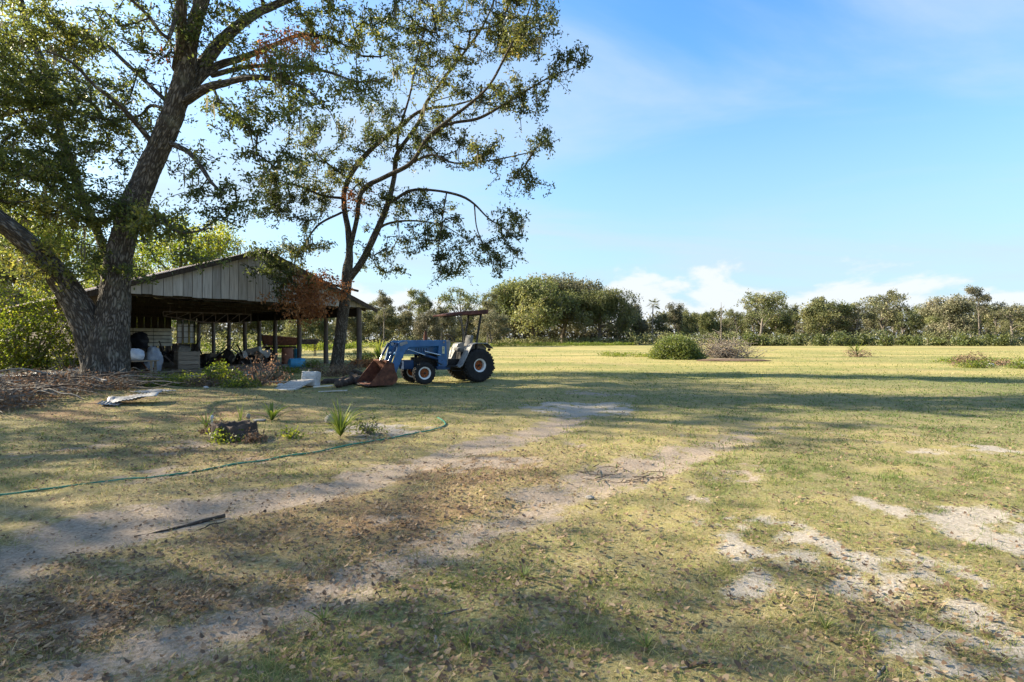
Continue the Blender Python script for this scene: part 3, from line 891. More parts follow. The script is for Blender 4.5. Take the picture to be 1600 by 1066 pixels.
# px, py, Y, rx px, rz px, ry m, n
clumps = [
    (40, 60, Y1 + 1, 90, 70, 2.6, 130), (120, 60, Y1 + 1.5, 80, 60, 2.0, 90), (30, 190, Y1 + .5, 70, 80, 2.2, 150), (90, 250, Y1 + .6, 80, 70, 1.5, 170),
    (30, 300, Y1 - .5, 80, 60, 1.8, 150), (130, 330, Y1 - .2, 90, 50, 1.0, 140), (195, 345, Y1 - .9, 50, 36, .5, 60), (170, 210, Y1 + .8, 70, 60, 1.6, 60), (60, 130, Y1 + .6, 60, 70, 1.4, 80),
    (210, 60, Y1 - .5, 70, 60, 2.2, 45), (200, 130, Y1 - .5, 60, 40, 1.6, 26), (-60, 120, Y1, 120, 140, 3, 110), (-170, 60, Y1 - 2, 130, 150, 3, 110),
    (380, 50, Y1 - .5, 70, 50, 2, 26), (460, 110, Y1 - 1.6, 70, 40, 1.2, 42), (540, 60, Y1 + 2.6, 80, 50, 1.4, 60), (520, 20, Y1 + 2, 70, 35, 1.6, 38), (600, 30, Y1 + 2.6, 45, 40, 1.2, 26),
    (430, 170, Y1 - 1.8, 70, 50, 1.1, 30), (410, 245, Y1 - 1.9, 60, 50, .9, 26), (330, 285, Y1 - 1.6, 50, 60, .9, 26), (490, 160, Y1 - 2.2, 60, 40, 1, 26),
    (270, 350, Y1 - 1.4, 55, 30, .7, 22), (340, 350, Y1 - 1.8, 35, 30, .6, 12), (300, 380, Y1 - 1, 40, 25, .6, 10), (60, 400, Y1 - 1.2, 60, 40, .9, 34), (150, 415, Y1 - .8, 60, 40, .6, 26),
    (250, -60, Y1 - 1.5, 120, 60, 3, 130), (360, -140, Y1 - .5, 130, 70, 3.2, 480), (480, -90, Y1 + 2, 110, 45, 2.4, 280), (100, -130, Y1 + 2, 150, 80, 3.4, 480), (240, -230, Y1 - .5, 170, 90, 3.6, 560), (420, -220, Y1 + 1, 130, 80, 3.4, 380),
    (-200, 260, Y1 - 3.8, 120, 80, 2, 80), (-270, 0, Y1 - 2.4, 120, 110, 3, 90), (300, 220, Y1 + .6, 40, 40, 1, 10), (360, 190, Y1 - 1.4, 40, 40, 1, 12), (400, 300, Y1 - 1.6, 45, 40, .8, 16), (560, 130, Y1 - .2, 60, 40, 1.2, 34), (600, 90, Y1 + 2.6, 50, 40, 1.2, 26), (380, 140, Y1, 60, 40, 1.2, 20), (330, 40, Y1 - .6, 60, 40, 1.6, 24),
]
big_tree(oak, limbs, clumps, 101, M['bark_oak'], M['leaf_oak'], 7, .10, .125, 56, .075, .38,
         dead=[(435, 80, Y1 + .4, 34, 18, .7, 26), (478, 92, Y1 + .2, 22, 22, .5, 12), (255, 104, Y1 + .4, 16, 12, .3, 7)], moss=150, slim=.80)

# ------------------------------------------------------------------ the slender leaning oak in front of the barn's right end
g2 = gpt(526, 577)
Y2 = g2[1] - 1.2
g2 = np.array([*at(526, 530, Y2)[:2], 0]); g2[2] = float(gz(g2[0], g2[1]))
oak2 = thing('oak_tree', 'slender oak with several leaning stems between barn and tractor', 'tree', g2)
limbs2 = [
    [(526, 583, Y2, 27), (530, 545, Y2, 24), (535, 500, Y2, 22), (541, 455, Y2, 21), (543, 422, Y2, 20), (546, 395, Y2, 14), (544, 360, Y2 + .1, 12), (538, 326, Y2 + .3, 11), (539, 296, Y2 + .4, 10), (555, 262, Y2 + .6, 10), (586, 228, Y2 + .9, 9), (624, 199, Y2 + 1.2, 8), (659, 173, Y2 + 1.5, 6), (711, 164, Y2 + 2, 4), (760, 150, Y2 + 2.4, 2)],
    [(547, 388, Y2, 10), (557, 345, Y2 - .2, 10), (566, 298, Y2 - .5, 10), (603, 276, Y2 - .9, 9), (642, 255, Y2 - 1.3, 9), (668, 216, Y2 - 1.7, 8), (698, 190, Y2 - 2.1, 7), (737, 160, Y2 - 2.4, 6), (767, 130, Y2 - 2.7, 5), (797, 73, Y2 - 3, 4), (823, 26, Y2 - 3.2, 3), (840, -30, Y2 - 3.2, 2)],
    [(545, 436, Y2, 15), (566, 408, Y2 + .1, 14), (586, 367, Y2 + .2, 13), (606, 319, Y2 + .4, 11), (616, 276, Y2 + .5, 10), (620, 242, Y2 + .6, 9), (638, 215, Y2 + .7, 8), (655, 190, Y2 + .8, 8), (668, 158, Y2 + 1, 7), (698, 117, Y2 + 1.2, 6), (732, 73, Y2 + 1.4, 5), (760, 30, Y2 + 1.6, 4), (790, -50, Y2 + 1.8, 2)],
    [(668, 216, Y2 - 1.7, 7), (702, 194, Y2 - 2.0, 6), (745, 186, Y2 - 2.2, 6), (780, 168, Y2 - 2.3, 5), (814, 147, Y2 - 2.4, 4), (858, 121, Y2 - 2.5, 3), (892, 108, Y2 - 2.5, 2), (912, 100, Y2 - 2.5, 1.5)],
    [(608, 318, Y2 + .4, 6), (642, 298, Y2 + .1, 6), (681, 298, Y2 - .3, 5), (719, 306, Y2 - .6, 5), (741, 319, Y2 - .8, 4), (763, 341, Y2 - 1, 3), (789, 358, Y2 - 1.1, 2), (814, 380, Y2 - 1.2, 1.5)],
    [(642, 255, Y2 - 1.3, 5), (676, 242, Y2 - 1.5, 5), (711, 255, Y2 - 1.8, 4), (771, 250, Y2 - 2, 3), (830, 238, Y2 - 2.2, 2)],
    [(534, 332, Y2 + .3, 5), (495, 354, Y2 - .4, 4), (465, 401, Y2 - .9, 2)],
    [(538, 310, Y2 + .3, 6), (505, 306, Y2 + .2, 5), (470, 292, Y2, 4), (430, 280, Y2 - .2, 2)],
    [(545, 280, Y2 + .4, 5), (520, 262, Y2 + .8, 4), (495, 242, Y2 + 1.2, 3), (470, 222, Y2 + 1.5, 2)],
    [(741, 319, Y2 - .8, 3), (746, 360, Y2 - 1, 2.5), (765, 400, Y2 - 1.1, 2), (780, 430, Y2 - 1.1, 1.2)],
    [(698, 300, Y2 - .4, 3), (690, 350, Y2 - .5, 2.5), (685, 400, Y2 - .5, 2), (700, 430, Y2 - .5, 1.2)],
    [(622, 250, Y2 + .6, 5), (622, 212, Y2 + .2, 5), (640, 150, Y2 - .2, 4), (652, 90, Y2 - .4, 3), (668, 30, Y2 - .5, 2)],
    [(584, 372, Y2 + .2, 5), (600, 352, Y2 + 1.0, 5), (640, 345, Y2 + 1.6, 4), (690, 352, Y2 + 2, 2.5), (730, 375, Y2 + 2.2, 1.5)],
    [(560, 455, Y2, 5), (520, 445, Y2 - .6, 5), (492, 436, Y2 - 1.0, 4), (462, 430, Y2 - 1.3, 3), (430, 415, Y2 - 1.5, 2)],
]
clumps2 = [
    (770, 40, Y2 - 1, 75, 48, 2.2, 120), (820, 60, Y2 - 2.6, 55, 45, 1.6, 80), (875, 95, Y2 - 2.5, 38, 30, .9, 30), (720, 70, Y2 + 1, 50, 50, 1.6, 42), (800, 150, Y2 - 2.4, 50, 34, 1.1, 48), (740, 140, Y2 - .8, 50, 40, 1.6, 46),
    (650, 110, Y2 + .2, 45, 45, 1.5, 48), (680, 40, Y2 + .2, 50, 40, 1.6, 38), (600, 170, Y2 + 1, 45, 40, 1.4, 24), (690, 190, Y2 - .6, 60, 40, 1.5, 30),
    (440, 285, Y2, 50, 46, 1.5, 62), (500, 260, Y2 + .8, 40, 40, 1.2, 40), (480, 330, Y2 + .2, 50, 30, 1.1, 40), (420, 330, Y2 - .4, 34, 36, 1, 30), (460, 215, Y2 + 1.4, 34, 30, 1, 16),
    (640, 325, Y2 + .5, 55, 30, 1.2, 48), (690, 335, Y2 + .6, 40, 36, 1.2, 34), (770, 250, Y2 - 2, 60, 30, 1, 34), (810, 285, Y2 - 1.6, 34, 34, .8, 22), (790, 385, Y2 - 1.1, 42, 40, .9, 28), (740, 400, Y2 - .6, 50, 46, 1, 26),
    (690, 410, Y2 - .4, 34, 34, .9, 26), (640, 400, Y2 + .6, 40, 40, 1, 18), (590, 420, Y2 + .4, 40, 30, 1, 12), (420, 408, Y2 - 1.5, 34, 26, .8, 36), (450, 440, Y2 - 1.3, 40, 26, .8, 34), (500, 400, Y2 - .4, 36, 30, .8, 16),
    (840, -50, Y2 - 2, 90, 50, 2.5, 130), (760, -80, Y2 + 1.4, 90, 40, 2.5, 250), (700, -130, Y2, 140, 60, 3.2, 380), (660, -40, Y2 - .4, 60, 40, 1.5, 30), (570, 330, Y2 - .2, 40, 36, .8, 14), (560, 240, Y2 + .6, 34, 34, 1, 14), (840, 230, Y2 - 2.2, 24, 34, .8, 16), (580, 200, Y2 + .6, 60, 50, 1.4, 36), (650, 230, Y2 - .2, 60, 50, 1.4, 40), (720, 230, Y2 - .8, 50, 40, 1.2, 26), (560, 290, Y2, 50, 40, 1, 24), (500, 200, Y2 + .8, 50, 40, 1.2, 24), (620, 60, Y2 + .4, 50, 40, 1.4, 26), (800, 330, Y2 - 1, 34, 40, .8, 22), (660, 370, Y2, 60, 40, 1, 24), (470, 380, Y2 - .6, 40, 30, .8, 16),
]
big_tree(oak2, limbs2, clumps2, 202, M['bark_slim'], M['leaf_slim'], 7, .11, .145, 24, .022, .5,
         dead=[(480, 455, Y2 - 1.1, 38, 32, .8, 72), (468, 470, Y2 - 1.1, 22, 20, .6, 24), (505, 470, Y2 - .8, 26, 26, .6, 22), (545, 310, Y2 - .3, 14, 40, .3, 10)], moss=90, tw=(.0115, .05), dens=1.5)

# two more oaks of the same yard stand outside the picture on the left and shade the foreground
def plain_tree(root, height, trunk_r, spreadr, n_limb, n_att, seed, leafm, bark, per, lspread, size, clear=.3, lean=(0, 0), flat=.6, moss=0, lobes=9, sides=14, tw=(.01, .12), low=.0):
    r = np.random.default_rng(seed)
    acc = Acc(); nodes = []
    top = np.array([lean[0], lean[1], height * .78])
    C = np.array([[0, 0, -.1, trunk_r * 1.25], [*(top[:2] * .15 + r.normal(size=2) * trunk_r * .6), height * .16, trunk_r], [*(top[:2] * .5 + r.normal(size=2) * trunk_r * 1.2), height * .42, trunk_r * .75], [*top, trunk_r * .25]])
    P, rad = trunk_piece(acc, C, height / 26, sides, .02, seed, .3); nodes.append(P[int(len(P) * clear):])
    cen = []
    for i in range(n_limb):
        k = int(len(P) * (clear + (.9 - clear) * (i + .5) / n_limb)); p = P[k]; a = i * 2.4 + r.random() * .8
        rr = spreadr * (.55 + .4 * r.random()) * (1 - .35 * (i / n_limb)); zt = p[2] + height * (.10 + .22 * r.random())
        e = np.array([p[0] + math.cos(a) * rr, p[1] + math.sin(a) * rr, min(zt, height * .92)])
        m = (p + e) / 2 + np.array([0, 0, height * .05]) + r.normal(size=3) * height * .02
        trunk_piece(acc, np.array([[*p, rad[k] * .6], [*m, rad[k] * .38], [*e, rad[k] * .1]]), height / 22, 8, .01, seed + i)
        S = catmull(np.array([p, m, e]), height / 22); nodes.append(S[2:]); cen.append(e)
    link('trunk', acc.mesh('trunk', True), bark, root)
    cen += [top + r.normal(size=3) * np.array([.4, .4, .1]) * spreadr for _ in range(max(0, lobes - n_limb))]
    A = []
    for c in cen:
        s = spreadr * (.30 + .22 * r.random())
        A.append(ellipsoid(c, (s, s, s * flat), n_att // len(cen), r))
    A = np.vstack(A); A = A[(A[:, 2] > max(.5, low * height)) & (A[:, 2] < height * 1.02)]
    P, par, tips, n0 = grow(np.vstack(nodes), A, seed + 9, height / 18, .12, .03)
    V, Q, bc = twig_mesh(P, par, n0, *tw, 3); link('branches', mesh_np('branches', V, Q, None, {'bc': bc}), bark, root)['kind'] = 'stuff'
    C = P[tips]
    rc = np.clip(vn(C[:, 0] * 3 / spreadr, C[:, 1] * 3 / spreadr, C[:, 2] * 3 / spreadr, seed) * 1.2 - .15 + r.normal(size=len(C)) * .14, 0, 1)
    V, Q, rn = leaf_cloud(C, per, lspread, size, seed + 60, rc, .2, .6)
    o = link('crown', mesh_np('crown', V, Q, None, {'rnd': rn}), leafm, root); o['kind'] = 'stuff'
    if moss:
        pick = r.choice(len(P) - n0, min(moss, len(P) - n0), replace=False) + n0
        V, Q, rn = moss_mesh(P[pick], seed + 80, height * .03, height * .09, 4, height * .006)
        o = link('hanging_moss', mesh_np('hanging_moss', V, Q, None, {'rnd': rn}), M['moss'], root); o['kind'] = 'stuff'
    return root


for i, (x, y, h, sp, n, lab) in enumerate(((-24, 9.5, 14, 7.0, 640, 'tall oak shading the yard from beyond the left edge of the picture'),
                                          (-31, 16.5, 15, 8, 620, 'spreading oak far beyond the left edge of the picture'),
                                          (-25.5, 22.5, 18, 8.0, 900, 'tall dense oak behind the big forked oak at the upper left corner'),
                                          (-18.5, 2.5, 12, 6.5, 560, 'oak left of the camera, outside the picture, shading its lower edge'))):
    plain_tree(thing('oak_tree', lab, 'tree', (x, y, 0), .7 * i), h, .45, sp, 8, n, 310 + i, M['leaf_oak'], M['bark_far'], (8, 15, 13, 4)[i], .40, .20, .3, (0, 0), .6, 0, 11)

# ------------------------------------------------------------------ the open pole barn
BARN_C = (-12.0, 25.85); BARN_R = math.atan2(.838, .546); D = 23.2; HW = 6.73
barn = thing('pole_barn', 'old open-sided pole barn with a grey board gable', 'barn', (*BARN_C, 0), BARN_R)
cb, sb = math.cos(BARN_R), math.sin(BARN_R)


def barn_to_world(x, y, z=0.0):
    return np.array([BARN_C[0] + x * cb - y * sb, BARN_C[1] + x * sb + y * cb, z])


def roof_z(x): return 5.73 - 2.43 * abs(x) / HW


rb = random.Random(3)
x = -6.66
gable = MB().box((0, .075, 3.42), (13.2, .09, .16)).build('gable_beam', M['wood_dark'], barn, bevel=.01)
while x < 6.6:
    w = .34 + rb.random() * .09; x1 = min(x + w, 6.66); zb = 3.30 + (rb.random() - .5) * .035; off = rb.random() * .012
    prof = [(x + .011, zb), (x1 - .011, zb + (rb.random() - .5) * .02)]
    if x < 0 < x1: prof += [(x1 - .011, roof_z(x1)), (0, roof_z(0)), (x + .011, roof_z(x))]
    else: prof += [(x1 - .011, roof_z(x1)), (x + .011, roof_z(x))]
    MB().prism(prof, -.03 - off, -.003 - off).build('gable_board', M['wood_grey'], barn)
    x = x1
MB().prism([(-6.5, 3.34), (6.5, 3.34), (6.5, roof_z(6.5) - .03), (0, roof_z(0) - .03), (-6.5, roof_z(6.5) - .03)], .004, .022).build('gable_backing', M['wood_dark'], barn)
for sgn in (-1, 1):
    y = -.42; k = 0
    ang = math.atan2(2.43, HW)
    while y < D + .3:
        y1 = y + .86
        z0 = .04 + (.012 if k % 2 else 0)
        p = [(sgn * (HW + .35), roof_z(HW + .35) + z0), (0, roof_z(0) + z0), (0, roof_z(0) + z0 + .02), (sgn * (HW + .35), roof_z(HW + .35) + z0 + .02)]
        if sgn > 0: p = p[::-1]
        MB().prism(p, y, y1 + .06).build('roof_sheet', M['roof_metal'], barn); y = y1; k += 1
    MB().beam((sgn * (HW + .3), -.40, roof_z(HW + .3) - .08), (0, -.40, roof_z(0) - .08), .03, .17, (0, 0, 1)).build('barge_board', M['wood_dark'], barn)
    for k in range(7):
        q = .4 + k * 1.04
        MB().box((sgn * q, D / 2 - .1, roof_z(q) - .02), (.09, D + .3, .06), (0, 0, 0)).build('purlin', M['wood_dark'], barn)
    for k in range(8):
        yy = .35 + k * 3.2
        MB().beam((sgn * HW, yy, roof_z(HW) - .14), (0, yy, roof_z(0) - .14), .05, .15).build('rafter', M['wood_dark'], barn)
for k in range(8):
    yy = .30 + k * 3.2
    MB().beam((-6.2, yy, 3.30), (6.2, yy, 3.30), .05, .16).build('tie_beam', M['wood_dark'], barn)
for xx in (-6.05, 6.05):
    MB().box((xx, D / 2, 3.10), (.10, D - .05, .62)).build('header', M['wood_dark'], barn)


def post(xx, yy, r, h=3.3):
    n = 9; b = []
    for i in range(n):
        u = i / (n - 1); b.append((xx + rb.uniform(-.012, .012) + .03 * math.sin(u * 3 + yy), yy + rb.uniform(-.012, .012), -.1 + u * (h + .1), r * (1.08 - .16 * u) * rb.uniform(.95, 1.05)))
    b = np.array(b); V, Q, bc = tube(b[:, :3], b[:, 3], 12)
    link('post', mesh_np('post', V, Q, None, {'bc': bc}, True), M['wood_post'], barn)


for dd in (.12, 3.5, 6.7, 9.8, 12.2, 14.4, 17.1, 20.0, 22.9): post(6.05, dd, .16 if dd < 1 else .145)
for dd in (.12, 3.5, 6.7, 9.8, 14.4, 20.0, 22.9): post(-6.05, dd, .15)
# back wall: boards, a panel of white siding, three windows
x = -6.5
while x < 5.9:
    x1 = x + .5
    if x1 < 4.4 or x > 5.9:
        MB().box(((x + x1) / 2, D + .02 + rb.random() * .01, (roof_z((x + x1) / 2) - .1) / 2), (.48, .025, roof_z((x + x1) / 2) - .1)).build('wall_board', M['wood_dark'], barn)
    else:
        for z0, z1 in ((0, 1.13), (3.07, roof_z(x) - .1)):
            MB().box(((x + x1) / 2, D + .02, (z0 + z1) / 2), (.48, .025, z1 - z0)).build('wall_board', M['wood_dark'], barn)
    x = x1
for row in range(5):
    for c0, c1 in ((-.9, 1.2), (1.24, 2.65), (2.69, 4.05)):
        MB().box(((c0 + c1) / 2, D - .03, 1.07 + row * .29), (c1 - c0, .03, .235), (R(4), 0, 0)).build('siding_board', M['white_paint'], barn)
for k in range(3):
    xc = 4.62 + k * .5
    fr = MB()
    for dx in (-.2, .2): fr.box((xc + dx, D, 2.10), (.05, .06, 1.9))
    for z in (1.16, 1.63, 2.10, 2.57, 3.04): fr.box((xc, D, z), (.36, .05, .045))
    w = fr.build('window', M['wood_dark'], barn)
    for z in (1.395, 1.865, 2.335, 2.805):
        MB().box((xc, D + .004, z), (.35, .006, .42)).build('pane', M['white_paint'] if k == 2 and z < 2.2 else M['glass'], w)
x = .4
while x < D - .6:
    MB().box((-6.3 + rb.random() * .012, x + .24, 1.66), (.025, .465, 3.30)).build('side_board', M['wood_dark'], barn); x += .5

# the building is a few degrees out of square
done = set()
for o_ in list(barn.children_recursive):
    if o_.data.name in done: continue
    done.add(o_.data.name)
    for v_ in o_.data.vertices: v_.co.x += .115 * v_.co.y

# lattice truss stored under the roof
tr = thing('lattice_truss', 'light steel lattice truss hung under the barn roof', 'truss', at(255, 487, 27.5))
a0, a1 = at(255, 487, 27.5), at(392, 488, 30.5); dirv = (a1 - a0); Ln = np.linalg.norm(dirv[:2]); tr.rotation_euler = (0, 0, math.atan2(dirv[1], dirv[0]))
MB().beam((0, 0, 0), (Ln, 0, .0), .05).build('top_chord', M['rust_metal'], tr)
MB().beam((0, 0, -.22), (Ln * .42, 0, -.5), .05).beam((Ln * .42, 0, -.5), (Ln, 0, -.5), .05).build('bottom_chord', M['rust_metal'], tr)
MB().beam((0, 0, 0), (0, 0, -.22), .04).build('strut', M['rust_metal'], tr)
for k in range(7):
    xa, xb = Ln * k / 7, Ln * (k + 1) / 7
    zb = lambda q: -.22 - .28 * min(1, q / (Ln * .42))
    MB().beam((xa, 0, zb(xa)), (xb, 0, 0), .032).build('diagonal', M['rust_metal'], tr)
    MB().beam((xb, 0, 0), (xb, 0, zb(xb)), .035).build('strut', M['rust_metal'], tr)
for q in (.3, Ln - .3): MB().cyl((q, 0, 0), (q, 0, .55), .012, n=6).build('hanger', M['rust_metal'], tr)

# ------------------------------------------------------------------ things in and round the barn
def put(px, py): return gpt(px, py)


def lump(root_name, label, cat, loc, size, mat, seed, bumpy=.35, rz=0, flat_bottom=True, nu=28, nv_=18, group=None, freq=1.6):
    u = np.linspace(0, 2 * np.pi, nu, endpoint=False); w = np.linspace(0, np.pi, nv_)
    U, W = np.meshgrid(u, w)
    d = np.stack([np.sin(W) * np.cos(U), np.sin(W) * np.sin(U), np.cos(W)], -1).reshape(-1, 3)
    k = 1 + (fbm(d[:, 0] * freq + seed, d[:, 1] * freq, d[:, 2] * freq, oct=4, seed=seed, gain=.6) - .5) * 2 * bumpy
    V = d * k[:, None] * np.asarray(size) / 2
    V[:, 2] += size[2] * .42
    if flat_bottom: V[:, 2] = np.maximum(V[:, 2], 0)
    i, j = np.arange(nv_ - 1)[:, None], np.arange(nu)[None]
    Q = np.stack([i * nu + j, (i + 1) * nu + j, (i + 1) * nu + (j + 1) % nu, i * nu + (j + 1) % nu], -1).reshape(-1, 4)
    o = link(root_name, mesh_np(root_name, V, Q, None, None, True), mat, None, loc, (0, 0, rz))
    return tag(o, label, cat, group)


def pallet(px, py, rz, label):
    t = thing('wooden_pallet', label, 'pallet', put(px, py), rz, 'pallets along the barn front')
    for k in range(7): MB().box((-.52 + k * .175, 0, .135), (.13, 1.25, .022)).build('slat', M['wood_tan'], t)
    for k in (-1, 0, 1): MB().box((0, k * .56, .075), (1.18, .06, .09)).build('stringer', M['wood_tan'], t)
    for k in (-1, 0, 1): MB().box((k * .5, 0, .015), (.11, 1.25, .02)).build('slat', M['wood_tan'], t)
    return t


pallet(238, 588, .3, 'weathered wooden pallet lying nearest the forked oak at the barn front')
pallet(292, 581, .55, 'weathered wooden pallet carrying the slatted crate')
pallet(345, 578, .2, 'weathered wooden pallet lying right of the slatted crate')
c = thing('wooden_crate', 'square slatted wooden crate standing on a pallet in the barn', 'crate', put(292, 581) + np.array([0, 0, .148]), .75)
for s in range(4):
    a = s * math.pi / 2
    for k in range(4):
        MB().box((.43 * math.cos(a), .43 * math.sin(a), .1 + k * .2), (.022, .86 if s % 2 == 0 else .81, .175), (0, 0, a)).build('slat', M['wood_tan'], c)
    MB().box((.40 * (1 if s in (0, 1) else -1), .40 * (1 if s in (1, 2) else -1), .4), (.05, .05, .8)).build('corner_post', M['wood_tan'], c)
MB().box((0, 0, .02), (.8, .8, .02)).build('floor_board', M['wood_tan'], c)

p = put(214, 590)
wb = thing('workbench', 'plank bench carrying a white sack behind the forked oak', 'bench', p, .35)
for k in range(4): MB().box((0, -.3 + k * .2, .62), (1.3, .185, .04)).build('plank', M['wood_tan'], wb)
for sx in (-.55, .55):
    for sy in (-.28, .28): MB().box((sx, sy, .3), (.08, .08, .6)).build('leg', M['wood_tan'], wb)
lump('plastic_sack', 'crumpled bluish-white plastic sack beside the forked oak trunk', 'sack', p + np.array([-.1, 0, .645]), (.75, .55, .5), M['plastic_blue_white'], 3, .35)
lump('plastic_sack', 'crumpled blue-grey plastic sack hanging right of the leaning pole', 'sack', put(240, 581), (.8, .6, 1.25), M['plastic_blue_white'], 5, .45, freq=2.3)
tp = lump('tarp_bundle', 'dark tarp bundle heaped behind the leaning pole', 'tarp', at(216, 560, 26.6), (.95, .7, .9), M['tarp'], 8, .4); tp.location.z = 1.05
st = thing('oil_drum', 'dark steel drum under the tarp bundle', 'drum', (tp.location.x, tp.location.y, 0))
MB().lathe([(.0, .0), (.3, .0), (.3, .33), (.315, .35), (.3, .37), (.3, .68), (.315, .7), (.3, .72), (.3, 1.04), (.0, 1.04)], 20).build('drum_body', M['scrap'], st, smooth=True)
MB().lathe([(.285, 1.04), (.31, 1.04), (.31, 1.065), (.285, 1.065)], 20, close=True).build('rim', M['scrap'], st)
pa, pb = at(205, 545, 24.2), put(238, 588)
lp = MB().cyl(pb + np.array([0, 0, -.02]), pa, .035, .03, 10).build('leaning_pole', M['rust'], None)
tag(lp, 'long rusty pole leaning against the forked oak', 'pole')
bl = MB().prism([(-.12, 0), (.14, 0), (.1, .3), (-.02, .34), (-.1, .25)], -.02, .02).build('shovel_blade', M['rust'], lp, loc=tuple(pb), rot=(0, 0, .5))

rs = random.Random(11)
for hx, hy, n, nm in ((322, 574, 26, 'heap of dark scrap iron in the barn left of the red-brown dead shrub'), (392, 568, 30, 'heap of dark scrap iron in the barn behind the red-brown dead shrub'), (268, 566, 16, 'heap of dark scrap at the back of the barn below the white siding')):
    loc = put(hx, hy); hp = thing('scrap_heap', nm, 'scrap', loc, .6, 'scrap heaps in the barn')
    for k in range(n):
        a, rr = rs.random() * 6.28, rs.random() ** .6 * 1.5; x0, y0 = rr * math.cos(a), rr * math.sin(a) * .7; hmax = 1.25 - .4 * rr
        kind = rs.random()
        if kind < .45:
            L = .5 + rs.random() * 1.1; th = rs.uniform(.1, 1.1); b = rs.random() * 6.28
            q0 = Vector((x0, y0, rs.random() * hmax * .5 + .05)); q1 = q0 + Vector((math.cos(b) * math.cos(th), math.sin(b) * math.cos(th), math.sin(th))) * L
            MB().cyl(q0, q1, .02 + rs.random() * .03, n=8).build('pipe', M['rust_metal'] if rs.random() < .35 else M['scrap'], hp)
        elif kind < .8:
            MB().box((x0, y0, .25 + rs.random() * hmax * .5), (.3 + rs.random() * .6, .2 + rs.random() * .4, .15 + rs.random() * .5), (rs.uniform(-.5, .5), rs.uniform(-.5, .5), rs.random() * 3)).build('block', M[rs.choice(['scrap', 'scrap', 'scrap', 'wood_tan', 'plastic_white', 'rust'])], hp, bevel=.02)
        else:
            MB().lathe([(.1, -.05), (.3, -.07), (.36, -.04), (.36, .04), (.3, .07), (.1, .05)], 18, 'y').build('old_wheel', M['scrap'], hp, (x0, y0, .36), (rs.uniform(-.4, .4), rs.uniform(-.4, .4), rs.random() * 3), smooth=True)
    MB().box((0, 0, .25), (2.0, 1.0, .5), (0, 0, .2), .7).build('base_block', M['scrap'], hp, bevel=.05)


def barrel(name, label, loc, r, h, mat, lying=None):
    t = thing(name, label, 'barrel', loc, 0)
    prof = [(0, 0), (r * .93, 0), (r * .96, .02), (r, h * .3), (r * 1.03, h * .34), (r, h * .38), (r, h * .62), (r * 1.03, h * .66), (r, h * .7), (r * .96, h - .02), (r * .9, h), (r * .85, h - .03), (0, h - .03)]
    b = MB().lathe(prof, 28).build('barrel_body', mat, t, smooth=True)
    MB().cyl((r * .5, 0, h - .03), (r * .5, 0, h + .005), .035, n=12).build('bung', M['black_metal'], b)
    MB().lathe([(r * .84, h - .012), (r * .93, h - .012), (r * .93, h + .012), (r * .84, h + .012)], 28, close=True).build('rim', mat, b)
    if lying is not None:
        t.rotation_euler = (R(90), 0, lying); t.location.z += r * 1.02
    return t


p = put(449, 569); barrel('terracotta_barrel', 'terracotta-brown barrel standing by the blue drums', p, .33, .95, M['terracotta'])
barrel('plastic_drum', 'blue plastic drum standing upright against a barn post', put(465, 564), .22, .85, M['plastic_blue'])
barrel('plastic_drum', 'blue plastic drum lying on its side below the terracotta barrel', put(452, 576), .25, .75, M['plastic_blue'], 2.3)
lump('stone', 'pale stone lying left of the fallen blue drum', 'stone', put(446, 576), (.34, .3, .25), M['rock'], 14, .3)

hp = thing('hopper_wagon', 'rusty open-topped hopper wagon behind the barn posts', 'hopper', (*on_ground(437, 560)[:2], 0), .5)
wv = [(-1.1, -.6, 1.0), (1.1, -.6, 1.0), (1.1, .6, 1.0), (-1.1, .6, 1.0), (-1.35, -.85, 1.85), (1.35, -.85, 1.6), (1.35, .85, 1.6), (-1.35, .85, 1.85)]
for f, nm in (((0, 1, 2, 3), 'floor_plate'), ((0, 1, 5, 4), 'side_plate'), ((1, 2, 6, 5), 'end_plate'), ((2, 3, 7, 6), 'side_plate'), ((3, 0, 4, 7), 'end_plate')):
    q = [Vector(wv[i]) for i in f]; nn = (q[1] - q[0]).cross(q[2] - q[0]).normalized() * .03
    MB().add(q + [v_ + nn for v_ in q], [(3, 2, 1, 0), (4, 5, 6, 7), (0, 1, 5, 4), (1, 2, 6, 5), (2, 3, 7, 6), (3, 0, 4, 7)]).build(nm, M['rust'], hp)
MB().beam((-1.2, 0, .85), (1.2, 0, .85), .12, .2).build('chassis', M['scrap'], hp)
for sx in (-.8, .8):
    for sy in (-.6, .6):
        w = MB().lathe([(.08, -.06), (.26, -.07), (.36, -.06), (.38, 0), (.36, .06), (.26, .07), (.08, .06)], 22, 'y').build('wheel', M['rubber'], hp, (sx, sy, .38), smooth=True)
    MB().beam((sx, -.6, .38), (sx, .6, .38), .07).build('axle', M['scrap'], hp)
    MB().box((sx, 0, .62), (.1, .5, .42)).build('bracket', M['scrap'], hp)
MB().beam((-1.1, -.8, 1.75), (-2.0, -.7, 2.25), .5, .05).build('chute', M['rust_metal'], hp)

tg = thing('feed_trough', 'dark feed trough on legs in the grass behind the barn', 'trough', (*on_ground(481, 557)[:2], 0), .1)
MB().prism([(-1.1, 1.5), (-.9, 1.05), (.7, 1.05), (.95, 1.5)], -.35, .35).build('trough_body', M['scrap'], tg, bevel=.02)
for sx in (-.7, .6):
    for sy in (-.25, .25): MB().beam((sx, sy, 0), (sx, sy, 1.08), .06).build('leg', M['scrap'], tg)

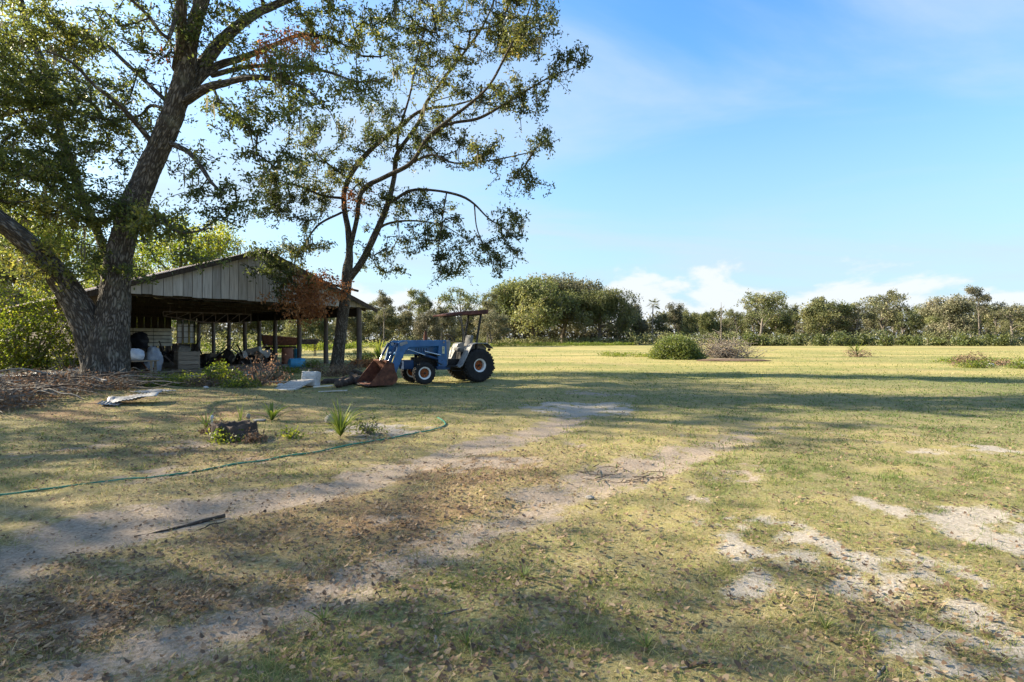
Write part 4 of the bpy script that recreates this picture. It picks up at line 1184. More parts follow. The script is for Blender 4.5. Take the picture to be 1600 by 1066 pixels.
p = put(486, 604)
cbn = thing('white_cabinet', 'white metal cabinet standing in the debris left of the loader bucket', 'cabinet', p, -.15)
MB().box((0, 0, .24), (.5, .3, .46), (R(-9), 0, 0)).build('cabinet_body', M['plastic_white'], cbn, bevel=.015)
for k in range(3): MB().box((0, -.175 + .022 * k, .1 + .14 * k), (.44, .02, .115), (R(-9), 0, 0)).build('drawer_front', M['plastic_white'], cbn, bevel=.008)
p = put(457, 607)
sp = thing('shutter_panel', 'grey louvred shutter panel lying flat left of the white cabinet', 'shutter', p + np.array([0, 0, .04]), -.25)
MB().box((0, -.52, .05), (.78, .05, .05)).box((0, .52, .05), (.78, .05, .05)).box((-.37, 0, .05), (.05, 1.0, .05)).box((.37, 0, .05), (.05, 1.0, .05)).build('frame', M['wood_grey'], sp)
for k in range(9): MB().box((0, -.43 + .107 * k, .05), (.69, .085, .014), (R(24), 0, 0)).build('louvre', M['wood_grey'], sp)
sp.rotation_euler = (R(13), R(-3), -.25)
p2 = put(504, 606)
tag(MB().beam(p2 + np.array([-.25, -.1, .03]), p2 + np.array([.3, .05, .06]), .07, .03).build('broken_board', M['white_paint'], None), 'broken white board on the ground right of the white cabinet', 'board')
tag(MB().beam(put(467, 603) + np.array([0, 0, .0]), at(484, 577, 17.0), .035, .02).build('leaning_lath', M['twig'], None), 'thin grey lath propped up between shutter and white cabinet', 'lath')


def rough_tube(name, pts, mat, label, cat, group=None, n=10, sub=.08, amp=.12, seed=1, knots=True):
    C = np.array(pts, float); S = catmull(C, sub); P, r = S[:, :3], np.maximum(S[:, 3], .002)
    rr_ = np.random.default_rng(seed)
    P = P + (np.stack([vn(np.arange(len(P)) * .4, np.full(len(P), k * 7.0 + seed)) for k in range(3)], -1) - .5) * r.mean() * 1.4
    V, Q, bc = tube(P, r, n)
    cen = np.vstack([np.repeat(P, n, 0), P[-1:]]); d = V - cen
    k = 1 + (fbm(bc[:, 0] * 30 + seed, bc[:, 1] * 30, bc[:, 2] * 9, oct=3, seed=seed) - .5) * 2 * amp * 2
    V = cen + d * k[:, None]
    base = np.array([P[0, 0], P[0, 1], P[:, 2].min() - r[0]])
    ring = np.arange(n)[::-1]
    me = mesh_np(name, V - base, np.vstack([Q, [[0, n - 1 - 0, n - 2, 1]]])[:len(Q)], [[0, (q + 1) % n, q] for q in range(1, n - 1)], {'bc': bc}, True)
    o = link(name, me, mat, None, base)
    return tag(o, label, cat, group) if label else o


for k, (xa, ya, xb, yb, r_, lab) in enumerate(((506, 600, 548, 597, .10, 'dark rotting log just right of the white cabinet'), (528, 606, 566, 596, .11, 'thick dark log nearest the camera between cabinet and bucket'), (548, 588, 572, 603, .08, 'short log lying left of the loader bucket tip'),
                                             (570, 586, 536, 584, .08, 'grey log lying behind the dark log near the bucket'))):
    a, b = put(xa, ya), put(xb, yb); a[2] += r_ * .8; b[2] += r_ * .8
    rough_tube('log', [[*a, r_], [*((a + b) / 2 + np.array([0, 0, .03])), r_ * 1.05], [*b, r_ * .8]], M['log'], lab, 'log', 'logs by the loader bucket', 14, .06, .07, k + 3)


# ------------------------------------------------------------------ shrubs and small plants
def shrub(name, label, cat, loc, size, n_att, leafm, per, lspread, lsize, seed, stems=6, group=None, bark=None, moss=0, dens=.45):
    r = np.random.default_rng(seed); t = thing(name, label, cat, loc, 0, group)
    acc = Acc(); nodes = []
    sx, sy, h = size
    for i in range(stems):
        a = 6.283 * i / stems + r.random(); e = np.array([math.cos(a) * sx * .3, math.sin(a) * sy * .3, h * (.45 + .3 * r.random())])
        C = np.array([[*(e * .06 * np.array([1, 1, 0])), .018 * h + .006], [*(e * .4 + r.normal(size=3) * .05 * h * np.array([1, 1, 0])), .012 * h + .004], [*e, .006]])
        S = catmull(C, h / 8); V, Q, bc = tube(S[:, :3], np.maximum(S[:, 3], .004), 6); acc.add(V, Q, bc=bc); nodes.append(S[1:, :3])
    d = r.normal(size=(n_att, 3)); d[:, 2] = np.abs(d[:, 2]) * .9; d /= np.linalg.norm(d, axis=1)[:, None]
    lobes = .72 + .55 * fbm(d[:, 0] * 2.2 + seed, d[:, 1] * 2.2, d[:, 2] * 2.2, oct=3, seed=seed)
    A = d * (r.random(n_att)[:, None] ** dens) * lobes[:, None] * np.array([sx / 2, sy / 2, h]); A[:, 2] = np.maximum(A[:, 2], .06 * h)
    P, par, tips, n0 = grow(np.vstack(nodes), A, seed, h / 7, .1)
    V, Q, bc = twig_mesh(P, par, n0, .004 + .001 * h, .03); acc.add(V, Q, bc=bc)
    o = link('stems', acc.mesh('stems'), bark or M['bark_far'], t); o['kind'] = 'stuff'
    V, Q, rn = leaf_cloud(P[tips], per, lspread, lsize, seed + 2, None, .3, .5); V[:, 2] = np.maximum(V[:, 2], .0)
    o = link('foliage', mesh_np('foliage', V, Q, None, {'rnd': rn}), leafm, t); o['kind'] = 'stuff'
    return t


def tuft(name, label, cat, loc, h, n, w, mat, seed, spread=.5, group=None, arch=.9, fold=True):
    """sword-shaped leaves arching out of one crown, each leaf a part"""
    r = np.random.default_rng(seed); t = thing(name, label, cat, loc, 0, group)
    for i in range(n):
        a = 6.283 * i / n * 2.4 + r.random(); L = h * (.7 + .6 * r.random()); out = spread * (.25 + r.random())
        m = 7; P = []
        for k in range(m):
            u = k / (m - 1)
            P.append([math.cos(a) * out * h * u * (1 + arch * u * .6), math.sin(a) * out * h * u * (1 + arch * u * .6), L * (u - arch * .42 * u ** 2.6 * (out / spread))])
        P = np.array(P); s = np.array([-math.sin(a), math.cos(a), 0]); ww = w * np.array([.7, 1, 1, .95, .8, .5, .04])
        up = np.array([0, 0, .25]) * ww[:, None]
        V = np.stack([P - s * ww[:, None] * .5 + up, P, P + s * ww[:, None] * .5 + up], 1).reshape(-1, 3)
        Q = [[3 * k + c_, 3 * k + c_ + 1, 3 * k + c_ + 4, 3 * k + c_ + 3] for k in range(m - 1) for c_ in (0, 1)]
        rn = np.clip(r.random() * .6 + np.repeat(np.linspace(0, .35, m), 3), 0, 1)
        link('leaf', mesh_np('leaf', V, Q, None, {'rnd': rn}, True), mat, t)
    return t


shrub('shrub', 'sunlit green shrub at the left edge behind the brush pile', 'shrub', put(40, 588), (5.2, 3.2, 3.9), 760, M['leaf_bright'], 16, .16, .12, 401, 12)
shrub('shrub', 'green shrub with bare stems just left of the forked oak', 'shrub', put(108, 592), (1.7, 1.5, 1.6), 60, M['leaf_bright'], 8, .12, .09, 402, 9)
shrub('shrub', 'low yellow-green shrub in front of the scrap heaps', 'shrub', put(348, 601), (1.7, 1.0, .85), 150, M['leaf_bright'], 14, .08, .085, 403, 8)
shrub('shrub', 'rust-red dead shrub in front of the barn middle', 'shrub', put(405, 603), (1.9, 1.0, 1.15), 80, M['leaf_rusty'], 9, .09, .075, 404, 9)
shrub('weed_clump', 'low bright weeds at the foot of the forked oak by the pallets', 'weeds', put(232, 604), (1.6, .9, .42), 130, M['leaf_bright'], 12, .06, .06, 405, 6)
shrub('weed_clump', 'flat yellow-green weeds between pallets and yellow-green shrub', 'weeds', put(290, 600), (2.4, .9, .35), 140, M['leaf_bright'], 12, .07, .06, 406, 6)
shrub('weed_clump', 'bright yellow-green weeds right of the dead shrub', 'weeds', put(452, 583), (1.5, .6, .28), 80, M['leaf_bright'], 14, .06, .06, 407, 5)
shrub('weed_clump', 'leafy weeds round the right corner post of the barn', 'weeds', put(570, 566), (2.6, 1.4, .95), 170, M['leaf_bright'], 12, .1, .09, 408, 7)
tuft('palmetto', 'upright blue-green sword-leaved plant right of the corner post', 'plant', put(592, 566), 1.5, 26, .07, M['sword'], 409, .28, arch=.5)
shrub('weed_clump', 'dry weeds with small leaves in the debris behind the white cabinet', 'weeds', put(515, 588), (2.0, 1.0, .55), 110, M['leaf_dry'], 10, .08, .08, 410, 7)
shrub('leaf_heap', 'heap of orange-brown dead leaves behind the loader bucket', 'leaf heap', put(578, 577), (2.4, 1.6, .45), 190, M['leaf_dead'], 14, .10, .10, 411, 5, dens=.8)
tuft('sword_plant', 'arching yellow-green strap-leaved clump in the sandy bed', 'plant', put(532, 683), .52, 54, .022, M['sword'], 412, .6)
tuft('sword_plant', 'low dark strap-leaved plant left of the pale stone', 'plant', put(425, 657), .34, 16, .045, M['sword'], 413, .9)
tuft('sword_plant', 'small thin-leaved tuft at the left of the white-topped stake', 'plant', put(322, 668), .34, 12, .02, M['sword'], 414, .8)
tuft('sword_plant', 'thin upright tuft between stump and low strap-leaved plant', 'plant', put(376, 662), .38, 12, .015, M['blade'], 415, .35)
shrub('weed_clump', 'dark scraggly weed right of the arching strap-leaved clump', 'weeds', put(575, 680), (.5, .4, .3), 34, M['leaf_oak'], 8, .05, .05, 416, 6)
shrub('weed_clump', 'small bright weed in the bed below the low strap-leaved plant', 'weeds', put(455, 684), (.42, .32, .16), 34, M['leaf_bright'], 8, .04, .045, 417, 5)
for k, (px, py, lab) in enumerate(((505, 965, 'green grass tuft on the grey sand of the lower wheel track'), (818, 905, 'grass tuft in the lawn right of the lower wheel track'), (620, 660, 'grass tuft beyond the end of the hose'),
                                   (1010, 1010, 'grass tuft near the bottom edge left of the pale bent twig'), (150, 690, 'grass tuft in the shade below the brush pile'), (730, 1010, 'grass tuft at the bottom edge below the pale twig'), (1290, 985, 'grass tuft among the pale sand patches at the lower right'))):
    tuft('grass_tuft', lab, 'grass', put(px, py), .085, 22, .006, M['blade'], 430 + k, 1.0, 'grass tufts in the yard')

# stump: a ring of split wood with a rotten hollow
p = put(366, 684)
sm_ = thing('tree_stump', 'rotten dark tree stump with a split rim in the sandy bed', 'stump', p)
n, rows = 44, [(1.25, -.03), (1.08, .03), (1.0, .12), (.98, .22), (.96, .27), (.80, .25), (.72, .10), (.3, .07), (.02, .06)]
V = []
for k, (q, z) in enumerate(rows):
    for j in range(n):
        a = 6.283 * j / n; f = 1 + .16 * (float(vn(math.cos(a) * 3 + 5, math.sin(a) * 3 + 5, k * .15)) - .5) * 2 + .07 * math.sin(j * 5.1)
        zz_ = z * .85 + (.05 * (float(vn(math.cos(a) * 5 + 1, math.sin(a) * 5 + 9)) - .45) + .012 * math.sin(j * 3.7) if k in (3, 4, 5) else 0)
        V.append((math.cos(a) * .30 * q * f, math.sin(a) * .27 * q * f, zz_))
i, j = np.arange(len(rows) - 1)[:, None], np.arange(n)[None]
Q = np.stack([i * n + j, i * n + (j + 1) % n, (i + 1) * n + (j + 1) % n, (i + 1) * n + j], -1).reshape(-1, 4)
V = np.array(V)
link('stump_wood', mesh_np('stump_wood', V, Q, None, {'bc': V}), M['log'], sm_)
for k, (px, py, w_, h_, m_, lab) in enumerate(((352, 690, .6, .22, 'leaf_bright', 'green weeds growing at the front left of the stump'), (392, 690, .55, .16, 'leaf_dry', 'dry weeds at the front right of the stump'), (338, 676, .4, .25, 'leaf_dry', 'dry weeds between stump and white-topped stake'))):
    shrub('weed_clump', lab, 'weeds', put(px, py), (w_, .35, h_), 50, M[m_], 9, .045, .045, 450 + k, 6)

p = put(331, 668)
sk = thing('garden_stake', 'short grey stake with a rounded white top beside the stump', 'stake', p)
MB().cyl((0, 0, -.05), (0, 0, .17), .018, .02, 10).build('shaft', M['wood_grey'], sk)
MB().lathe([(0, .15), (.022, .155), (.028, .18), (.025, .21), (.012, .225), (0, .23)], 16).build('cap', M['plastic_white'], sk, smooth=True)
lump('stone', 'pale grey stone left of the arching strap-leaved clump', 'stone', put(516, 660), (.20, .17, .17), M['rock'], 21, .35)
lump('stone', 'flat whitish stone half under the low strap-leaved plant', 'stone', put(405, 658), (.24, .14, .05), M['rock'], 22, .35)
lump('stone', 'narrow pale stone tilted next to the stump', 'stone', put(388, 654), (.07, .07, .12), M['rock'], 23, .35)
lump('stone', 'small white scrap on the bare sand beside the leaf patch', 'stone', put(922, 776), (.09, .06, .04), M['rock'], 24, .45)

# hose
H = [(-90, 782), (0, 772), (90, 762), (190, 746), (240, 742), (330, 729), (430, 716), (520, 701), (600, 688), (650, 678), (688, 668), (694, 661), (684, 655)]
C = np.array([gpt(px, py, .010) for px, py in H]); S = catmull(C, .05)
S[:, 0] += (vn(S[:, 0] * 3, S[:, 1] * 3, seed=4) - .5) * .08; S[:, 1] += (vn(S[:, 0] * 2.2, S[:, 1] * 2.2, seed=6) - .5) * .07
S[:, 2] = gz(S[:, 0], S[:, 1]) + .012 + .02 * (vn(S[:, 0] * 1.7, S[:, 1] * 1.7, seed=9) - .5)
V, Q, bc = tube(S, np.full(len(S), .011), 8)
base = S[0].copy()
o = link('garden_hose', mesh_np('garden_hose', V - base, Q, None, None, True), M['hose'], None, base); tag(o, 'green garden hose trailing across the yard', 'hose')

# the dark stick and a few twigs
def stick(name, label, p0, p1, r0, r1, seed, mat, bend=.03, cat='stick', group=None):
    a, b = put(*p0), put(*p1); n = 6; C = []
    rr_ = np.random.default_rng(seed); side = np.array([-(b - a)[1], (b - a)[0], 0])
    for k in range(n):
        u = k / (n - 1); q = a + (b - a) * u + side * rr_.normal() * bend; r_ = r0 + (r1 - r0) * u; q[2] = float(gz(q[0], q[1])) + r_ * .8; C.append([*q, r_])
    return rough_tube(name, C, mat, label, cat, group, 9, .03, .18, seed)


stick('fallen_branch', 'dark broken branch lying on the upper wheel track', (352, 806), (212, 836), .017, .005, 5, M['stick'], .015, 'branch')
stick('twig', 'thin dark twig just below the dark broken branch', (352, 812), (300, 828), .007, .003, 6, M['stick'], .05, 'twig')
stick('twig', 'pale bent twig near the bottom edge right of centre', (1118, 1036), (1062, 1046), .007, .004, 7, M['twig'], .06, 'twig')
stick('twig', 'pale twig in the grass below the lower wheel track', (735, 955), (662, 960), .006, .003, 8, M['twig'], .05, 'twig')
stick('twig', 'short upright-lying twig at the bottom left of the pale bent twig', (680, 992), (684, 1012), .008, .006, 9, M['twig'], .05, 'twig')
stick('twig', 'thin twig at the lower right among pale sand', (1365, 1062), (1380, 1042), .008, .005, 10, M['twig'], .05, 'twig')
stick('twig', 'small pale stick on the grey sand of the lower track', (608, 858), (620, 855), .008, .006, 12, M['twig'], .05, 'twig')
for k in range(26):
    a = rs.random() * 6.28; rr_ = rs.random() ** .5
    cx, cy = 1.2 + math.cos(a) * rr_ * .5, 6.0 + math.sin(a) * rr_ * .38; th = rs.random() * 3.14; L = .08 + rs.random() * .22
    C = [[cx + math.cos(th) * L * u, cy + math.sin(th) * L * u, float(gz(cx, cy)) + .015 + .012 * rs.random(), .004] for u in (-.5, 0, .5)]
    rough_tube('twig', C, M['stick'], 'thin dark twig in the patch of brown debris on the sand', 'twig', 'twigs in the debris patch', 5, .05, .1, 40 + k)

# ------------------------------------------------------------------ brush pile at the left
p = put(95, 640)
bp = thing('brush_pile', 'long heap of cut branches and brown leaves left of the oak', 'brush pile', p)
r = np.random.default_rng(77)
def brush_point(u, w):
    q = on_ground(-60 + u * 262, 655 - u * 34 - w * 38); return np.array([q[0], q[1], float(gz(q[0], q[1]))]) - p
for k in range(84):
    a = brush_point(r.random(), r.random()); th = r.normal() * .5 + (math.pi if r.random() < .5 else 0); L = .8 + r.random() * 1.9; z0 = .05 + r.random() * .28
    C = []
    for u in np.linspace(0, 1, 5):
        C.append([a[0] + math.cos(th) * L * u, a[1] + math.sin(th) * L * u * .7, a[2] + z0 + r.normal() * .07 + .10 * math.sin(u * 3), .021 * (1 - .75 * u) + .004])
    C = np.array(C); S = catmull(C, .12); V, Q, bc = tube(S[:, :3], S[:, 3] * (.5 + r.random()), 7)
    link('branch', mesh_np('branch', V, Q, None, {'bc': bc}, True), M['twig'] if r.random() < .7 else M['stick'], bp)
A = np.array([brush_point(r.random(), r.random() ** 1.2) + np.array([0, 0, .04 + .30 * r.random()]) for _ in range(520)])
V, Q, rn = leaf_cloud(A, 12, .13, .075, 78, r.random(len(A)) * .7, .3, .5)
o = link('dead_leaves', mesh_np('dead_leaves', V, Q, None, {'rnd': rn}), M['leaf_dry'], bp); o['kind'] = 'stuff'
n = 1100; P0 = np.array([brush_point(r.random(), r.random()) + np.array([0, 0, .05 + .3 * r.random()]) for _ in range(n)])
d = r.normal(size=(n, 3)) * np.array([.4, .3, .13]); P2 = np.empty((2 * n, 3)); P2[0::2] = P0; P2[1::2] = P0 + d
par = np.full(2 * n, -1); par[1::2] = np.arange(0, 2 * n, 2)
nn = np.vstack([P0, P0 + d]); pr = np.concatenate([np.full(n, -1), np.arange(n)])
V, Q, bc = twig_mesh(nn, pr, n, .006, .006, 3)
o = link('fine_twigs', mesh_np('fine_twigs', V, Q, None, {'bc': bc}), M['twig'], bp); o['kind'] = 'stuff'


def sheet(label, px, py, w, l, rz, tilt, seed, mat, name='metal_sheet', corr=.012, cat='metal sheet', lift=.1):
    r = np.random.default_rng(seed); nu, nv_ = 30, 14
    U, W = np.meshgrid(np.linspace(-.5, .5, nu), np.linspace(-.5, .5, nv_))
    Z = corr * np.sin(U * w / .076 * 6.283) + (fbm(U * 2.3 + seed, W * 2.3, oct=3, seed=seed) - .5) * .3 * min(w, l)
    jag = (fbm(U * 6, W * 6 + seed, oct=2, seed=seed + 2) - .5) * .12
    V = np.stack([U * w * (1 + jag * (np.abs(W) > .4)), W * l * (1 + jag), Z], -1).reshape(-1, 3)
    i, j = np.arange(nv_ - 1)[:, None], np.arange(nu - 1)[None]
    Q = np.stack([i * nu + j, i * nu + j + 1, (i + 1) * nu + j + 1, (i + 1) * nu + j], -1).reshape(-1, 4)
    o = link(name, mesh_np(name, V, Q, None, None, True), mat, None, put(px, py) + np.array([0, 0, lift]), (tilt[0], tilt[1], rz))
    m_ = o.modifiers.new('thick', 'SOLIDIFY'); m_.thickness = .006
    return tag(o, label, cat)


sheet('crumpled pale metal sheet at the right tip of the brush pile', 208, 634, 1.05, .55, .35, (.12, -.12), 1, M['metal_sheet'], lift=.12)
sheet('small white scrap sheet left of the crumpled pale sheet', 172, 637, .4, .25, .2, (.1, .1), 2, M['metal_sheet'], lift=.05)
sheet('dark-edged corrugated sheet half buried in the brush pile', 108, 604, 1.9, .6, -.3, (.25, .1), 3, M['metal_sheet'], lift=.2)
sheet('bent corrugated sheet at the far left of the brush pile', 45, 612, 1.5, .6, .1, (.2, -.15), 4, M['metal_sheet'], lift=.2)
sheet('dull grey sheet lying right of the crumpled pale sheet', 240, 622, .9, .4, .1, (.06, 0), 5, M['wood_grey'], lift=.05)


def bucket(label, px, py, r_, h, mat, lid=None):
    t = thing('bucket', label, 'bucket', put(px, py), rs.random() * 3)
    MB().lathe([(0, 0), (r_ * .85, 0), (r_, h), (r_ * .95, h), (r_ * .8, .02), (0, .02)], 22).build('bucket_body', mat, t, smooth=True)
    MB().lathe([(r_ * 1.0, h - .05), (r_ * 1.06, h - .05), (r_ * 1.06, h - .02), (r_ * 1.0, h - .02)], 22, close=True).build('rim', mat, t)
    if lid: MB().cyl((0, 0, h), (0, 0, h + .04), r_ * 1.05, r_ * 1.02, 22).build('lid', lid, t)
    return t


bucket('white bucket with a dark lid at the foot of the oak', 115, 594, .17, .36, M['plastic_white'], M['tarp'])
bucket('white bucket standing left of two others beneath the shrub', 23, 590, .17, .35, M['plastic_white'])
bucket('white bucket in the sunlit gap under the shrub', 46, 590, .16, .34, M['plastic_white'])
p = put(100, 586)
bx = thing('white_appliance', 'boxy white appliance lying behind the bare stems left of the oak', 'appliance', p, .4)
MB().box((0, 0, .36), (1.0, .6, .7)).build('housing', M['plastic_white'], bx, bevel=.03)
MB().box((.1, -.315, .36), (.65, .02, .5)).build('door_panel', M['plastic_white'], bx, bevel=.01)
MB().box((-.32, -.32, .4), (.05, .03, .3)).build('handle', M['black_metal'], bx)
lump('dirt_heap', 'low tan heap of dirt below the shrub at the left', 'dirt', put(70, 596), (2.6, 1.0, .35), M['wood_tan'], 31, .3)

# loose boards, scraps and weeds round the trunk and along the barn front
for k, (px, py, L_, w_, th_, m_, lab) in enumerate((
        (22, 601, 1.5, .16, .2, 'wood_grey', 'grey plank lying left of the bent corrugated sheet'), (70, 607, 1.2, .14, -.25, 'white_paint', 'pale plank lying between the two corrugated sheets'),
        (133, 606, .9, .18, .5, 'wood_tan', 'tan plank at the left foot of the forked oak'), (150, 622, .8, .12, -.5, 'wood_grey', 'short grey plank on the brush pile below the oak'),
        (262, 594, 1.6, .2, .15, 'wood_tan', 'long tan board on the ground before the pallets'), (318, 590, 1.3, .16, -.2, 'wood_grey', 'grey board lying before the crate'),
        (430, 598, 1.1, .14, .3, 'wood_tan', 'tan board lying right of the dead shrub'), (520, 612, .9, .1, -.3, 'wood_grey', 'thin grey board before the dark logs'),
        (372, 588, 1.2, .15, .6, 'white_paint', 'pale board lying behind the yellow-green shrub'), (8, 622, 1.0, .15, .1, 'white_paint', 'pale board at the left picture edge on the brush pile'))):
    q = put(px, py); b_ = MB().box((0, 0, .03), (L_, w_, .03)).build('loose_plank', M[m_], None, q + np.array([0, 0, .24 if py > 600 and px < 160 else .01]), (rs.uniform(-.10, .10), rs.uniform(-.08, .08), th_), .004)
    tag(b_, lab, 'plank')
for k, (px, py, s_, lab) in enumerate(((60, 598, .3, 'crumpled white scrap beside the bucket in the sunlit gap'), (85, 600, .22, 'small white scrap left of the bucket with a dark lid'), (30, 604, .25, 'crumpled white scrap above the left corrugated sheet'), (142, 598, .2, 'small pale scrap against the left foot of the oak'),
                                      (255, 603, .14, 'tiny white scrap in front of the long tan board'), (322, 609, .12, 'tiny white scrap on the grass below the yellow-green shrub'), (438, 605, .16, 'pale scrap left of the louvred shutter'), (368, 598, .2, 'white scrap under the dead shrub'))):
    lump('scrap_piece', lab, 'scrap', put(px, py) + np.array([0, 0, .12 if px < 150 else .02]), (s_ * 1.3, s_, s_ * .7), M['plastic_white'], 60 + k, .5, k * .7, nu=14, nv_=10)
for k, (px, py, sx, h_, m_, lab) in enumerate(((196, 607, 1.1, .4, 'leaf_dry', 'dry weeds against the right foot of the forked oak'), (262, 603, 1.5, .38, 'leaf_bright', 'sunlit weeds in front of the long tan board'), (375, 606, 1.2, .4, 'leaf_bright', 'yellow-green weeds in front of the dead shrub'),
                                             (430, 594, 1.4, .45, 'leaf_dry', 'dry brown weeds between dead shrub and white cabinet'), (545, 582, 1.5, .5, 'leaf_dry', 'dry weeds at the foot of the slender oak'), (15, 612, 1.6, .4, 'leaf_bright', 'green weeds at the left picture edge by the brush pile'),
                                             (318, 604, 1.4, .35, 'leaf_dry', 'dry weeds left of the yellow-green shrub'), (490, 578, 1.2, .5, 'leaf_bright', 'green weeds between blue drums and slender oak'))):
    shrub('weed_clump', lab, 'weeds', put(px, py), (sx, .8, h_), 90, M[m_], 11, .07, .065, 470 + k, 6)

# ------------------------------------------------------------------ the tractor
TH = R(31)
tp0 = on_ground(755, 597.5)
tractor = thing('tractor', 'weathered blue compact tractor with rusty front loader and canopy', 'tractor', (tp0[0] - .50, tp0[1] + .42, float(gz(tp0[0], tp0[1])) + .01), math.pi + TH)


def part(mb, name, mat, parent=tractor, bevel=.012, smooth=False, loc=None, rot=None):
    return mb.build(name, M[mat] if isinstance(mat, str) else mat, parent, loc, rot, bevel, smooth)


def wheel(x, y, r, w, rim_r, nlug, steer=0.0, rows=3):
    """rim barrel carrying tyre and hub disc"""
    out = 1 if y > 0 else -1
    rim = MB().lathe([(rim_r * .86, -w * .36), (rim_r * 1.0, -w * .40), (rim_r * 1.05, -w * .42), (rim_r * 1.05, -w * .38), (rim_r * .9, -w * .3), (rim_r * .86, 0), (rim_r * .9, w * .3), (rim_r * 1.05, w * .38), (rim_r * 1.05, w * .42), (rim_r * .98, w * .41), (rim_r * .80, w * .33), (rim_r * .78, 0)], 40, 'y', close=True)
    wh = part(rim, 'wheel', 'rim_white', tractor, 0, True, (x, y, r), (0, 0, steer))
    prof = [(rim_r * 1.0, -w * .40), (rim_r * 1.12, -w * .48), (r * .80, -w * .52), (r * .91, -w * .49), (r * .965, -w * .38), (r * .98, 0), (r * .965, w * .38), (r * .91, w * .49), (r * .80, w * .52), (rim_r * 1.12, w * .48), (rim_r * 1.0, w * .40)]
    part(MB().lathe(prof, 56, 'y'), 'tyre', 'rubber', wh, 0, True)
    lug = MB()
    for k in range(nlug):
        for q in range(rows):
            a = 2 * math.pi * (k + (.5 if q % 2 else 0)) / nlug; yy = (q - (rows - 1) / 2) * w * .9 / rows
            rr_ = r * (.985 if abs(yy) < w * .3 else .965)
            lug.box((rr_ * math.cos(a), yy, rr_ * math.sin(a)), (.045, w * .78 / rows, 2 * math.pi * r / nlug * .55), (0, -a, 0))
    o = part(lug, 'tread_lugs', 'rubber', wh, 0); o['kind'] = 'stuff'
    d = out * w * .10
    disc = MB().lathe([(0, d + out * .05), (rim_r * .25, d + out * .05), (rim_r * .30, d + out * .02), (rim_r * .55, d + out * .03), (rim_r * .8, d - out * .04), (rim_r * .8, d - out * .06), (0, d - out * .06)], 36, 'y')
    part(disc, 'wheel_disc', 'rim_orange', wh, 0, True)
    hub = MB().cyl((0, d, 0), (0, d + out * .10, 0), rim_r * .22, rim_r * .17, 18)
    for k in range(6):
        a = k * math.pi / 3; hub.cyl((math.cos(a) * rim_r * .42, d, math.sin(a) * rim_r * .42), (math.cos(a) * rim_r * .42, d + out * .055, math.sin(a) * rim_r * .42), .014, n=6)
    part(hub, 'hub', 'scrap', wh, 0)
    return wh


WB = 1.95
for s in (-1, 1):
    wheel(0, s * .60, .565, .44, .225, 30, 0, 4)
    wheel(WB, s * .56, .355, .25, .20, 22, R(-6), 3)
# drive line
part(MB().box((.45, 0, .60), (1.5, .34, .36)).box((-.05, 0, .62), (.5, .5, .42)), 'gearbox', 'black_metal')
part(MB().cyl((0, -.45, .565), (0, .45, .565), .13, n=18), 'rear_axle', 'black_metal')
part(MB().box((1.65, 0, .66), (1.0, .36, .40)).box((1.5, .0, .9), (.7, .3, .2)), 'engine', 'black_metal')
part(MB().box((WB, 0, .40), (.14, .95, .12)).box((WB, 0, .52), (.3, .3, .2)), 'front_axle', 'blue_dark')
part(MB().box((2.35, 0, .62), (.35, .44, .30)), 'front_bolster', 'blue_dark')
part(MB().beam((WB - .15, .4, .42), (WB - .15, -.4, .42), .03).beam((1.3, .2, .5), (WB - .1, .42, .42), .03), 'tie_rod', 'black_metal')
# bonnet: rounded section lofted along x
def bonnet(x0, x1, zt0, zt1, w0, w1, zb):
    prof = lambda w, zt: [(-w, zb), (-w, zt - .12), (-w * .93, zt - .045), (-w * .72, zt - .008), (0, zt + .012), (w * .72, zt - .008), (w * .93, zt - .045), (w, zt - .12), (w, zb)]
    V, F = [], []
    xs = [x0, x0 + .3, x1 - .25, x1 - .06, x1]
    for k, xx in enumerate(xs):
        u = (xx - x0) / (x1 - x0); zt = zt0 + (zt1 - zt0) * u - (.05 if k == 4 else 0); w = w0 + (w1 - w0) * u - (.02 if k == 4 else 0)
        V += [(xx, y, z) for y, z in prof(w, zt)]
    n = 9
    for k in range(len(xs) - 1):
        for j in range(n - 1): F.append((k * n + j, k * n + j + 1, (k + 1) * n + j + 1, (k + 1) * n + j))
    F.append(tuple(range(n))); F.append(tuple(range(4 * n, 5 * n))[::-1])
    return MB().add(V, F)
hood = part(bonnet(1.08, 2.52, 1.37, 1.30, .27, .25, .97), 'bonnet', 'blue_paint', bevel=0, smooth=True)
part(MB().box((2.535, 0, 1.02), (.03, .40, .36)), 'grille', 'black_metal', hood)
for k in range(6): part(MB().box((2.555, 0, .88 + k * .055), (.015, .38, .018)), 'grille_bar', 'blue_dark', hood, 0)
for s in (-1, 1):
    part(MB().cyl((2.54, s * .12, 1.22), (2.575, s * .12, 1.22), .06, .055, 18), 'headlamp', 'lamp_glass', hood, 0)
    for k in range(5): part(MB().box((1.75 + k * .09, s * .275, 1.10), (.03, .012, .14)), 'louvre', 'blue_dark', hood, 0)
    part(MB().box((1.75, s * .16, .78), (.7, .10, .16)).cyl((1.5, s * .2, .72), (1.5, s * .27, .72), .07, n=12).cyl((1.95, s * .18, .70), (1.95, s * .18, .95), .05, n=12), 'engine_fitting', 'scrap')
ex = part(MB().cyl((1.72, .10, 1.3), (1.72, .10, 1.70), .045, n=14).cyl((1.72, .10, 1.68), (1.72, .10, 1.74), .034, n=14), 'exhaust_stack', 'rust', bevel=0)
part(MB().cyl((1.72, .10, 1.36), (1.72, .10, 1.58), .062, n=16), 'heat_shield', 'rust', ex, 0)
